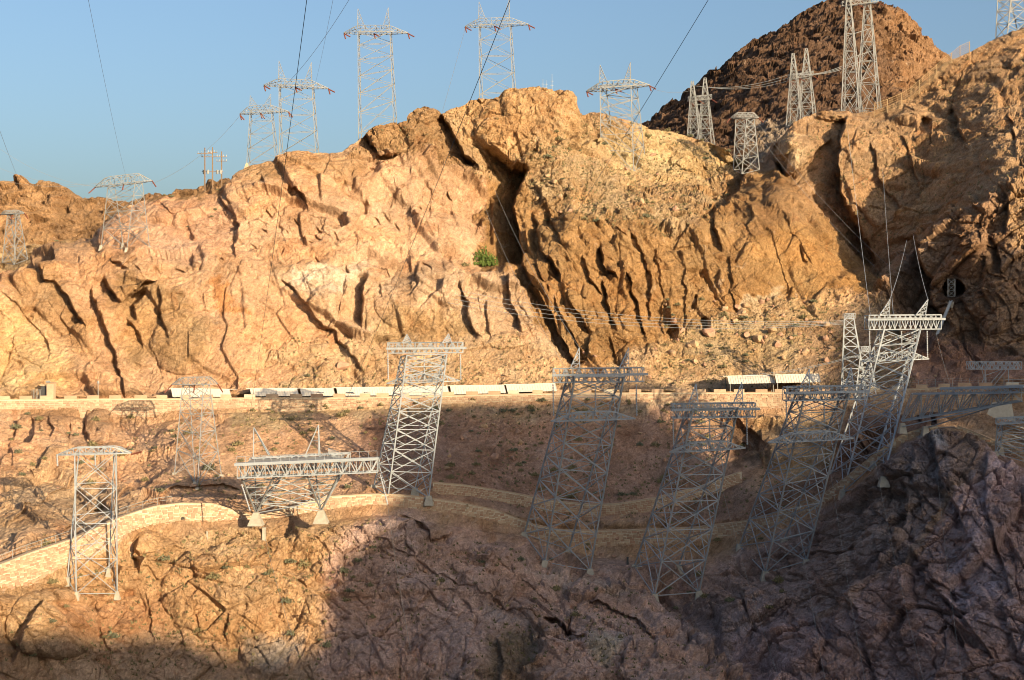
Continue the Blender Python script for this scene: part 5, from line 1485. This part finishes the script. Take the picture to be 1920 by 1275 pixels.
# ------------------------------------------------------------------ right-hand group
def mast(label, base, top, d, n=6, r=.15, mat=None):
    (bx0, bx1, by), (tx0, tx1, ty_) = base, top
    B = [at(bx0, by, d), at(bx1, by, d), at(bx1 + 3, by - 2, d + 3.6), at(bx0 + 3, by - 2, d + 3.6)]
    T = [at(tx0, ty_, d + .8), at(tx1, ty_, d + .8), at(tx1, ty_, d + 2.6), at(tx0, ty_, d + 2.6)]
    root = empty('lattice_mast', (B[0] + B[1]) / 2, label, 'lattice mast', 'narrow lattice masts by the road')
    lattice(root, B, T, n, r, r * .6, mat or M['steel'], 0.92)
    truss_arm(root, at(tx0 - 1, ty_, d + 1.6), at(tx1 + 1, ty_ - 1, d + 1.6), 1.1, 1.6, 5, .06, M['steel'], name='head')
    return root


mast('narrow tapering lattice mast holding the four long cables, beside the rightmost canopy', (1577, 1624, 742), (1583, 1601, 598), 300, 7)
mast('shorter narrow lattice mast just right of the cable mast', (1604, 1643, 742), (1614, 1629, 660), 296, 5, .12)

root = empty('beam_gantry', at(1868, 728, 291), 'white lattice beam gantry on two braced posts at the right road edge', 'gantry')
truss_arm(root, at(1814, 692, 291), at(1913, 692, 291), 1.5, 1.6, 13, .085, M['steel'], name='beam')
for x_ in (1847, 1891):
    MB().bar(at(x_, 692, 291), at(x_, 736, 291), .11).build('post', M['steel'], root)
for p0, p1 in (((1880, 693), (1849, 728)), ((1887, 693), (1858, 730)), ((1841, 693), (1846, 712)), ((1847, 704), (1878, 693)), ((1838, 724), (1847, 706))):
    MB().bar(at(*p0, 291), at(*p1, 291), .075).build('brace', M['steel'], root)

# long blue-looking leaning truss seen nearly end-on
root = empty('truss_tower', at(1692, 795, 243), 'long low truss tower in blue shade, leaning out level with the road at right', 'leaning tower', 'leaning lattice towers above the canyon')
tA, tB = [at(1712, 739, 240), at(1917, 736, 226)], [at(1692, 790, 243), at(1917, 752, 227)]
back_ = Vector((.8, 3.6, 0))
n_ = 12
for off in (Vector((0, 0, 0)), back_):
    MB().bar(tA[0] + off, tA[1] + off, .15).build('upper_chord', M['steel'], root)
    MB().bar(tB[0] + off, tB[1] + off, .15).build('lower_chord', M['steel'], root)
    for i in range(n_):
        a0, a1 = tA[0].lerp(tA[1], i / n_) + off, tA[0].lerp(tA[1], (i + 1) / n_) + off
        b0, b1 = tB[0].lerp(tB[1], i / n_) + off, tB[0].lerp(tB[1], (i + 1) / n_) + off
        mb = MB(); mb.bar(a0, b0, .09); mb.bar(a0, b1, .09) if i % 2 else mb.bar(b0, a1, .09)
        if off.length: mb.bar(a0, a0 - back_, .08); mb.bar(b0, b0 - back_, .08)
        mb.build('web_brace', M['steel'], root)
MB().bar(at(1692, 800, 243), at(1862, 762, 230), .13).build('strut', M['steel'], root)
MB().bar(at(1735, 803, 244), at(1880, 757, 229), .12).build('strut', M['steel'], root)
truss_arm(root, at(1772, 739, 237), at(1918, 736, 226.5), 1.1, 2.2, 9, .09, M['steel'], deck=.7, name='platform')
for x_, y_ in ((1692, 797), (1735, 803)): footing(root, at(x_, y_, 243.5), .7, 1.6)

root = empty('truss_tower', at(1900, 850, 236), 'dark blue lattice tower cut by the right edge, below the long low truss', 'leaning tower', 'leaning lattice towers above the canyon')
B = [at(1866, 850, 236), at(1945, 872, 234), at(1952, 860, 239), at(1876, 842, 240)]
T = [at(1870, 794, 233), at(1950, 790, 231), at(1958, 789, 235), at(1880, 792, 237)]
lattice(root, B, T, 3, .15, .09, M['steel'])
truss_arm(root, at(1868, 795, 233), at(1960, 789, 231), .9, 3, 8, .09, M['steel'])
for q in B: footing(root, q, .6, 1.4)

# signal frame at the tunnel mouth with its sloping cable trough
gt = ground(1783, 560)
root = empty('tunnel_gantry', at(1783, 560, gt.y - 1), 'narrow steel frame standing in the dark tunnel mouth at right', 'gantry')
dd = gt.y - 2.0
B = [at(1777, 556, dd), at(1790, 556, dd), at(1791, 555, dd + 1.4), at(1778, 555, dd + 1.4)]
T = [at(1777, 523, dd), at(1790, 523, dd), at(1791, 523, dd + 1.4), at(1778, 523, dd + 1.4)]
lattice(root, B, T, 3, .06, .032, M['steel_old'])
root = empty('cable_trough', at(1756, 626, 318), 'long sloping steel cable trough below the tunnel mouth', 'cable trough')
a, b = at(1757, 627, dd - 5), at(1783, 564, dd - 1)
MB().box((a + b) / 2, b - a, (1, 0, .4), (0, 1, 0), (b - a).length / 2, .32, .10).build('trough', M['steel'], root)
for sx in (-.34, .34):
    MB().bar(a + Vector((sx, -.15, .1)), b + Vector((sx, -.15, .1)), .07).build('side_rail', M['steel_old'], root)
MB().hexa([b + Vector((-.6, 0, -.2)), b + Vector((.8, 0, -.2)), b + Vector((.8, 1.5, -.2)), b + Vector((-.6, 1.5, -.2)), b + Vector((.2, .4, -1.7)), b + Vector((.5, .4, -1.7)), b + Vector((.5, 1.5, -1.7)), b + Vector((.2, 1.5, -1.7))][4:] + [b + Vector((-.6, 0, -.2)), b + Vector((.8, 0, -.2)), b + Vector((.8, 1.5, -.2)), b + Vector((-.6, 1.5, -.2))]).build('bracket', M['concrete'], root)


# ------------------------------------------------------------------ cables and wires
def sag_pts(a, b, sag, n=24):
    return [a.lerp(b, t) - Vector((0, 0, sag * 4 * t * (1 - t))) for t in np.linspace(0, 1, n + 1)]


def wire(label, a, b, sag, r=0.035, group=None, name='overhead_wire', mat=None, n=26, cat='wire'):
    o = MB().path(sag_pts(a, b, sag, n), r, 4).build(name, mat or M['wire'])
    tag(o, label, cat, group)
    return o


wire('dark wire rising from the left end of the platform tower to the top edge', at(453, 868, 238), at(583, -60, 62), 1.5, .02)
wire('dark wire from the platform tower up across the pale cliff past the summit tower', at(600, 852, 243), at(972, -40, 70), 1.2, .02)
wire('dark wire climbing from the sunlit leaning tower to the top edge left of the peak', at(866, 700, 262), at(1352, -40, 90), 1.6, .02)
wire('thin wire rising through the open sky at far left to the top edge', at(236, 330, 338), at(158, -40, 120), 1.0, .018)
wire('thin wire at the left edge reaching down to the brown hill', at(42, 352, 390), at(-20, 190, 150), 0.5, .022)
wire('faint wire left of the twin-peaked tower reaching the top edge', at(590, 162, 366), at(632, -40, 150), 0.6, .02)
wire('faint wire climbing to the left peak of the crest tower', at(524, 170, 366), at(690, -60, 250), 2.0, .035)
wire('faint wire from the summit tower down behind the rock', at(872, 54, 388), at(828, 214, 372), 0.3, .035)
g_ = 'wires running off to the left of the bench pylon'
for k, (p0, p1) in enumerate((((180, 350), (-60, 232)), ((195, 342), (-60, 285)), ((262, 330), (-60, 322)))):
    wire('thin slack wire running from the bench pylon to the left edge', at(*p0, 336), at(*p1, 330), 3.0, .03, g_)
wire('faint wire from the bench pylon up to the smallest skyline tower', at(284, 345, 336), at(452, 214, 404), 2.5, .035)
g_ = 'four parallel cables strung to the lattice mast'
for k in range(4):
    wire('pale cable in the parallel bundle strung across the cliff foot to the lattice mast', at(862 - 10 * k, 545 + 7 * k, 331), at(1584 + 2 * k, 601 + 2 * k, 300.5), 2.6 + .15 * k, .05, g_, mat=M['steel'])
g_ = 'two low cables to the shorter mast'
for k in range(2):
    wire('pale low cable running from the canopies up to the shorter mast', at(1390, 704 + 3 * k, 308), at(1618, 662 + 2 * k, 297), .8, .05, g_, mat=M['steel'])
g_ = 'cables strung between the twin pylons'
for k in range(3):
    wire('pale cable strung between the left and middle twin pylons', at(1296 + 18 * k, 160 + 2 * k, 430), at(1484 + 16 * k, 138, 416), 2.0, .055, g_, mat=M['steel'])
    wire('pale cable strung between the middle and the biggest twin pylon', at(1484 + 16 * k, 140, 416), at(1592 + 16 * k, 118 - 4 * k, 415), 1.2, .055, 'cables strung to the biggest pylon', mat=M['steel'])
g_ = 'steep cables from the right ridge down to the bright leaning tower'
for k, (p0, p1, da) in enumerate((((1586, 212, 412), (1632, 592, 247), 0), ((1700, 450, 345), (1668, 562, 248), 0), ((1712, 440, 343), (1740, 562, 248), 0), ((1654, 300, 396), (1675, 590, 248), 0))):
    wire('pale steep cable dropping from the right ridge to the bright leaning tower', at(*p0), at(*p1), 1.0, .05, g_, mat=M['steel'])
g_ = 'cables running down the right spur to the powerhouse'
for k, (p0, d0, p1, d1) in enumerate((((1340, 860), 241, (1470, 1300), 200), ((1470, 800), 238, (1552, 1300), 195), ((1545, 800), 238, (1630, 1320), 192), ((1640, 860), 240, (1738, 1300), 190), ((1752, 840), 236, (1810, 1320), 190))):
    wire('thin pale cable hanging down in front of the shaded right spur', at(*p0, d0), at(*p1, d1), 1.5, .018, g_, mat=M['steel_old'])
for p0, d0, p1, d1, lab in (((727, 948), 238, (770, 1220), 205, 'thin wire dropping from the right end of the platform tower over the shaded rock'), ((497, 1010), 247, (560, 1230), 215, 'thin wire dropping over the lit rock below the concrete post'), ((1756, 628), 262, (1790, 742), 240, 'pale guy cable from the bright leaning tower to the long low truss')):
    wire(lab, at(*p0, d0), at(*p1, d1), .8, .03)
wire('pale slack cable crossing from the summit towers to the saddle pylon', at(1218, 164, 394), at(1300, 168, 430), 1.2, .04)
g_ = 'faint wires crossing the gully'
for k, (p0, d0, p1, d1) in enumerate((((1400, 222), 398, (1640, 500), 352), ((1414, 222), 398, (1690, 520), 346), ((925, 350), 372, (1086, 652), 249), ((906, 380), 372, (1060, 690), 250))):
    wire('faint pale wire crossing the gully beside the brown hill' if k < 2 else 'faint pale wire crossing the dark recess to the dark leaning tower', at(*p0, d0), at(*p1, d1), 2.0, .025, g_ if k < 2 else 'faint wires crossing the recess', mat=M['steel'])

# ------------------------------------------------------------------ wooden poles on the left skyline
for k, (px, pt, pb, arms, lab) in enumerate(((384, 277, 348, ((288, 14),), 'left one of three wooden poles on the left skyline'), (398.5, 276, 340, ((286, 9), (294, 22), (322, 20)), 'middle one of three wooden poles on the left skyline, carrying the transformer rack'), (415.5, 284, 340, ((294, 10), (302, 10)), 'right one of three wooden poles on the left skyline'))):
    d = 384 + k * 1.5
    r_ = empty('wood_pole', at(px, pb, d), lab, 'utility pole', 'wooden poles on the left skyline')
    MB().bar(at(px, pb + 14, d), at(px, pt, d), .21, .15, 7).build('pole', M['wood'], r_)
    for (ya, hw) in arms:
        MB().bar(at(px - hw, ya, d - .2), at(px + hw, ya, d - .2), .11).build('crossarm', M['wood'], r_)
        for s_ in (-.9, -.4, .4, .9):
            MB().bar(at(px + s_ * hw, ya, d - .2), at(px + s_ * hw, ya - 4, d - .2), .09, n=6).build('insulator', M['insul_grey'], r_)
    if k == 1:
        for s_ in (-16, -9, 9, 15):
            MB().bar(at(px + s_, 326, d - .4), at(px + s_, 319, d - .4), .32, n=8).build('transformer', M['steel_old'], r_)

# small masts and a survey cairn on the crest
for k, (px, y0, y1, lab) in enumerate(((1018, 172, 148, 'shortest thin antenna mast on the brown summit'), (1024, 172, 150, 'second thin antenna mast from the left on the brown summit'), (1035, 172, 139, 'tallest thin antenna mast on the brown summit'))):
    r_ = empty('antenna_mast', at(px, y0, 386), lab, 'antenna')
    MB().bar(at(px, y0, 386), at(px, y1, 386), .09, .05, 5).build('mast', M['steel'], r_)
    for t in (.35, .6):
        MB().bar(at(px - 3, y0 + (y1 - y0) * t, 386), at(px + 3, y0 + (y1 - y0) * t, 386), .05).build('crosspiece', M['steel'], r_)
r_ = empty('survey_marker', at(463, 312, 360), 'small pale pyramid marker at the foot of the smallest skyline tower', 'marker')
mb = MB(); c_ = at(463, 315, 361)
mb.hexa([c_ + Vector((x_ * .75, y_ * .75, -.5)) for x_, y_ in ((-1, -1), (1, -1), (1, 1), (-1, 1))] + [c_ + Vector((x_ * .2, y_ * .2, 1.3)) for x_, y_ in ((-1, -1), (1, -1), (1, 1), (-1, 1))]); mb.build('cairn', M['stone_b'], r_)

# ------------------------------------------------------------------ chain-link fence on the right ridge
fp = [(1640, 214), (1664, 206), (1690, 195), (1708, 184), (1724, 170), (1742, 154), (1756, 142), (1770, 128), (1784, 113), (1800, 100), (1818, 92)]
r_ = empty('mesh_fence', at(1700, 190, 411), 'rusty chain-link fence climbing the right ridge towards the corner', 'fence')
M['meshwire'] = plain('rusty_wire_mesh', (0.34, 0.24, 0.13), .7, .15)
fb = [at(x_, y_ + 6, 403.5 + .02 * (x_ - 1640)) for x_, y_ in fp]; ft = [at(x_, y_ - (20 if x_ < 1780 else 14), 403.5 + .02 * (x_ - 1640)) for x_, y_ in fp]
for b_, t_ in zip(fb, ft): MB().bar(b_, t_, .09).build('fence_post', M['meshwire'], r_)
MB().path(ft, .06).build('top_rail', M['meshwire'], r_)
for k in range(len(fb) - 1):
    mb = MB()
    for j in range(12):
        t = (j + .5) / 12
        b_, t_ = fb[k].lerp(fb[k + 1], t), ft[k].lerp(ft[k + 1], t)
        mb.bar(b_, t_, .03, n=3)
    for j in range(1, 6):
        t = j / 6
        mb.bar(fb[k].lerp(ft[k], t), fb[k + 1].lerp(ft[k + 1], t), .03, n=3)
    mb.build('mesh_panel', M['meshwire'], r_)

# fence along the right-hand road
r_ = empty('mesh_fence', at(1760, 724, 292), 'low wire fence on the shaded road wall at right', 'fence')
pts = []
for x_ in range(1690, 1890, 16):
    d = float(np.interp(x_, pxs, rf_d)) + .4; pts.append(at(x_, np.interp(x_, pxs, rf_py) - 2, d))
for q in pts: MB().bar(q, q + Vector((0, 0, 2.1)), .05).build('fence_post', M['steel_old'], r_)
mb = MB()
for h_ in (.6, 1.1, 1.6, 2.1): mb.path([q + Vector((0, 0, h_)) for q in pts], .022, 3)
mb.build('fence_wires', M['steel_old'], r_)

# ------------------------------------------------------------------ small roadside things at left
d = float(np.interp(184, pxs, rf_d)) + 4
r_ = empty('street_lamp', at(184, 745, d), 'grey street lamp with a round head, standing alone at the left road edge', 'street lamp')
MB().bar(at(184, 752, d), at(184, 719, d), .10, .07, 8).build('pole', M['steel_old'], r_)
MB().bar(at(184, 719, d), at(184, 714.5, d), .30, .22, 10).build('lamp_head', M['steel_old'], r_)
r_ = empty('gate_booth', at(85, 746, d), 'stone gate pier with a dark doorway and iron fence at the left cliff foot', 'gate')
MB().box(at(96, 736, d + 2), (1, 0, 0), (0, 1, 0), (0, 0, 1), .75, .8, 1.9).build('pier', M['stone_b'], r_)
MB().box(at(96, 718, d + 2), (1, 0, 0), (0, 1, 0), (0, 0, 1), .9, .95, .12).build('pier_cap', M['stone'], r_)
MB().box(at(83, 738, d + 2.3), (1, 0, 0), (0, 1, 0), (0, 0, 1), .62, .25, 1.6).build('door', M['door'], r_)
MB().box(at(83, 722, d + 2.3), (1, 0, 0), (0, 1, 0), (0, 0, 1), .8, .35, .14).build('lintel', M['stone_b'], r_)
for k in range(7):
    q = at(60 + k * 2.7, 749, d + 1.6); MB().bar(q, q + Vector((0, 0, 2.2)), .05).build('fence_bar', M['steel_old'], r_)
MB().bar(at(59, 731, d + 1.6), at(78, 731, d + 1.6), .05).build('fence_rail', M['steel_old'], r_)
MB().bar(at(90, 720, d + 1.2), at(90, 713, d + 1.2), .08).build('sign_post', M['steel_old'], r_)
MB().box(at(90, 716, d + 1.1), (1, 0, 0), (0, 1, 0), (0, 0, 1), .5, .05, .22).build('sign_plate', M['steel_old'], r_)
for px, py, h_, w_, lab in ((495, 1010, 2.0, .36, 'square concrete post on the lit rock below the platform tower'), (388, 1005, .75, .16, 'tiny white marker post on the lit rock below the drain arch'), (1177, 1058, 1.3, .22, 'short dark marker post at the foot of the shaded wall')):
    g = ground(px, py)
    r_ = empty('concrete_post', g, lab, 'post')
    mb = MB(); mb.hexa([g + Vector((x_ * w_, y_ * w_, -.6)) for x_, y_ in ((-1, -1), (1, -1), (1, 1), (-1, 1))] + [g + Vector((x_ * w_ * .8, y_ * w_ * .8, h_)) for x_, y_ in ((-1, -1), (1, -1), (1, 1), (-1, 1))])
    mb.build('shaft', M['concrete'] if px != 1177 else M['door'], r_)
    MB().box(g + Vector((0, 0, h_ + .06)), (1, 0, 0), (0, 1, 0), (0, 0, 1), w_ * .9, w_ * .9, .055).build('cap', M['concrete'] if px != 1177 else M['door'], r_)
# wedge abutment and platform at far right
r_ = empty('concrete_abutment', at(1872, 775, 263), 'pale concrete abutment with a sloping top under the long low truss', 'abutment')
q = [at(1838, 784, 262), at(1905, 782, 262), at(1906, 780, 266), at(1842, 782, 266), at(1858, 757, 263), at(1895, 753, 263), at(1896, 752, 266), at(1860, 755, 266)]
q[:4] = [v - Vector((0, 0, 2.5)) for v in q[:4]]
MB().hexa(q).build('block', M['concrete'], r_)
r_ = empty('road_platform', at(1905, 722, 286), 'railed steel platform at the right edge beside the white beam gantry', 'platform')
q = [at(1884, 722, 284), at(1960, 722, 284), at(1960, 721, 290), at(1884, 721, 290)]
MB().hexa([v - Vector((0, 0, .4)) for v in q] + q).build('slab', M['concrete'], r_)
rb_ = MB()
for k in range(6): rb_.bar(q[0].lerp(q[1], k / 5), q[0].lerp(q[1], k / 5) + Vector((0, 0, 1.1)), .05)
for h_ in (.55, 1.1): rb_.bar(q[0] + Vector((0, 0, h_)), q[1] + Vector((0, 0, h_)), .05)
rb_.build('railing', M['steel'], r_)
for x_ in (1888, 1915): MB().bar(at(x_, 724, 285), at(x_, 752, 285), .14).build('post', M['steel_old'], r_)

# ------------------------------------------------------------------ boulders and desert shrubs
def boulder_mesh(seed):
    rr = np.random.RandomState(seed)
    bm = bmesh.new(); bmesh.ops.create_icosphere(bm, subdivisions=2, radius=1)
    pl = [(rr.normal(size=3), rr.uniform(.42, .75)) for _ in range(9)]
    for v in bm.verts:
        p = np.array(v.co)
        for n_, o_ in pl:
            n_ = n_ / np.linalg.norm(n_); e = p @ n_ - o_
            if e > 0: p = p - n_ * e
        p = p * (1 + rr.uniform(-.05, .05)); v.co = p * np.array((1, .8, .72))
    me_ = bpy.data.meshes.new('boulder'); bm.to_mesh(me_); bm.free()
    return me_


BM_ = [boulder_mesh(s_) for s_ in range(8)]
rockb = plain('boulder_rock', (0.40, 0.265, 0.155), .92, .3, 1.1, bump=.6, bscale=4.0)
rockd = plain('boulder_rock_red', (0.37, 0.22, 0.145), .92, .3, 1.1, bump=.6, bscale=4.0)
for k, m_ in enumerate(BM_): m_.materials.append(rockb if k % 2 else rockd)
rg = random.Random(21)
spots = []
for n_, (xa, xb, ya, yb), (sa, sb) in ((70, (1240, 1560, 560, 690), (.35, 1.5)), (46, (820, 1380, 790, 900), (.25, .9)), (34, (40, 680, 800, 920), (.2, .7)), (26, (1000, 1340, 290, 420), (.5, 1.5)), (26, (640, 1200, 1000, 1120), (.3, .9)), (18, (1560, 1760, 600, 720), (.4, 1.2)), (20, (600, 1230, 650, 715), (.3, .8))):
    for _ in range(n_): spots.append((rg.uniform(xa, xb), rg.uniform(ya, yb), sa + (sb - sa) * rg.random() ** 2.2))
spots += [(1390, 592, 2.1), (1330, 626, 2.0), (1420, 640, 1.8), (1376, 606, 1.6), (1300, 648, 1.5), (1445, 622, 1.6), (962, 862, .9), (928, 858, 1.2), (640, 690, 2.0), (905, 905, .8)]
zone_lab = lambda x_, y_: ('boulder on the sunlit talus below the brown cliff' if x_ > 1240 and y_ < 700 and y_ > 550 and x_ < 1560 else 'boulder on the saddle hillside' if y_ < 430 else 'boulder on the slope between footpath and road' if y_ > 760 and y_ < 930 else 'boulder on the foreground rock' if y_ > 990 else 'boulder at the foot of the cliff above the road')
for (x_, y_, s_) in spots:
    g = ground(x_, y_)
    o = bpy.data.objects.new('boulder', rg.choice(BM_)); COL.objects.link(o)
    o.location = g + Vector((0, -.1, s_ * .25)); o.scale = (s_ * rg.uniform(.8, 1.3), s_, s_ * rg.uniform(.8, 1.1)); o.rotation_euler = (rg.uniform(-.5, .5), rg.uniform(-.5, .5), rg.uniform(0, 6.28))
    lab = zone_lab(x_, y_)
    tag(o, lab, 'boulder', lab.replace('boulder', 'boulders', 1))


def shrub_mesh(seed, mat, n=150, tall=1.0, leaf=.16):
    rr = np.random.RandomState(seed)
    V = []; Fc = []
    for k in range(n):
        th = rr.uniform(0, 2 * math.pi); ph = math.acos(rr.uniform(0.05, 1)); r_ = rr.uniform(.45, 1.0) * (1 + .25 * math.sin(3 * th + seed))
        c = np.array((math.sin(ph) * math.cos(th) * r_, math.sin(ph) * math.sin(th) * r_, math.cos(ph) * r_ * tall))
        a = rr.normal(size=3); a /= np.linalg.norm(a); b = np.cross(a, rr.normal(size=3)); b /= np.linalg.norm(b)
        s_ = leaf * rr.uniform(.6, 1.5)
        i = len(V); V += [c - a * s_ * 1.4, c + b * s_ * .5, c + a * s_ * 1.4, c - b * s_ * .5]; Fc.append((i, i + 1, i + 2, i + 3))
    return mesh_np('foliage', np.array(V), np.array(Fc), mat)


def stem_mesh(seed):
    rr = np.random.RandomState(seed); mb = MB()
    for k in range(7):
        th = rr.uniform(0, 6.28); mb.bar((0, 0, -.25), (math.cos(th) * .55, math.sin(th) * .55, .55), .035, .012, 3)
    return mb.mesh('stems', M['twig'])


KIND = [(shrub_mesh(k, M[['leaf_dry', 'leaf_sage', 'leaf_dry', 'leaf_sage'][k]], 170, [.7, .8, .9, .6][k]), stem_mesh(k)) for k in range(4)]
green = (shrub_mesh(9, M['leaf_green'], 420, 1.25, .13), stem_mesh(9))


def shrub(x_, y_, s_, kind, label, group, cat='shrub'):
    g = ground(x_, y_)
    o = empty('desert_shrub', g + Vector((0, -.1, 0)), label, cat, group)
    o.scale = (s_ * rg.uniform(.9, 1.2), s_, s_ * rg.uniform(.8, 1.1)); o.rotation_euler[2] = rg.uniform(0, 6.28)
    if kind is green: o.scale.z *= 1.6
    for nm, m_ in (('foliage', kind[0]), ('stems', kind[1])):
        c = bpy.data.objects.new(nm, m_); COL.objects.link(c); c.parent = o
    return o


shrub(907, 500, 2.3, green, 'bright green bush on the bench, in front of the dark recess', None, 'bush')
shrub(921, 498, 1.7, green, 'smaller right-hand bush of the bright green pair on the bench', None, 'bush')
shrub(872, 499, 1.1, KIND[0], 'dry brown bush just left of the bright green one on the bench', None, 'bush')
shrub(392, 880, 1.5, KIND[1], 'olive bush under the pylon on the lit slope', None, 'bush')
shrub(650, 915, .9, KIND[1], 'olive bush above the lit wall, left of the sunlit leaning tower', None, 'bush')
shrub(578, 706, .8, KIND[1], 'small olive bush above the canopies at left', None, 'bush')
for n_, (xa, xb, ya, yb), (sa, sb), lab in ((55, (20, 700, 775, 925), (.35, .95), 'desert shrub on the sunlit slope below the road'), (50, (820, 1400, 765, 960), (.35, .9), 'desert shrub on the shaded slope below the road'),
                                           (38, (430, 1340, 750, 775), (.4, .8), 'desert shrub along the foot of the road wall'), (46, (1000, 1400, 230, 420), (.4, .9), 'desert shrub on the grassy saddle'),
                                           (34, (1240, 1560, 560, 700), (.4, .9), 'desert shrub among the talus boulders'), (30, (20, 700, 1010, 1230), (.35, .9), 'desert shrub on the sunlit foreground rock'), (28, (640, 1480, 1000, 1160), (.35, .85), 'desert shrub on the shaded foreground rock'), (8, (100, 420, 350, 470), (.3, .6), 'desert shrub on the left bench')):
    for _ in range(n_):
        x_, y_ = rg.uniform(xa, xb), rg.uniform(ya, yb)
        shrub(x_, y_, 1.35 * (sa + (sb - sa) * rg.random() ** 1.6), KIND[rg.randrange(4)], lab, lab.replace('desert shrub', 'desert shrubs', 1))

# low scrub and dry grass nobody could count: one scatter, built as one mesh
N_ = 11000
jj = RNG.randint(20, NV - 8, N_ * 6); ii = RNG.randint(30, NU - 30, N_ * 6)
wgt = (hillside * .9 + scree * .25 + talus * .35 + fore * .16 + ridge_r * .25 + summit * .08)[jj, ii] * (zf[jj, ii] > .5)
nzv = fbm(P[jj, ii, 0] / 9, P[jj, ii, 2] / 9 + P[jj, ii, 1] / 12, 3, 88)
keep = RNG.uniform(0, 1, len(jj)) < wgt * np.clip(.6 + 1.6 * nzv, 0.05, 1)
jj, ii = jj[keep][:N_], ii[keep][:N_]
V = []
c = P[jj, ii]
n_ = len(c)
tufts = []
for k in range(5):
    th = RNG.uniform(0, 6.28, n_); ln_ = RNG.uniform(.22, .6, n_); wd = ln_ * .32
    dx = np.cos(th) * wd; dy = np.sin(th) * wd
    lean = RNG.uniform(-.3, .3, (n_, 2))
    a_ = c + np.stack([-dx + RNG.uniform(-.2, .2, n_), -dy - .12, np.full(n_, -.08)], -1); b_ = a_ + np.stack([2 * dx, 2 * dy, np.zeros(n_)], -1)
    t_ = (a_ + b_) / 2 + np.stack([lean[:, 0], lean[:, 1] - .08, ln_], -1)
    tufts.append(np.stack([a_, b_, t_], 1))
V = np.concatenate(tufts, 0).reshape(-1, 3)
me = mesh_np('dry_grass', V, np.arange(len(V)).reshape(-1, 3), M['leaf_dry'])
tag(link('dry_grass', me), 'sparse dry grass and low scrub over the hillsides', 'grass', kind='stuff')
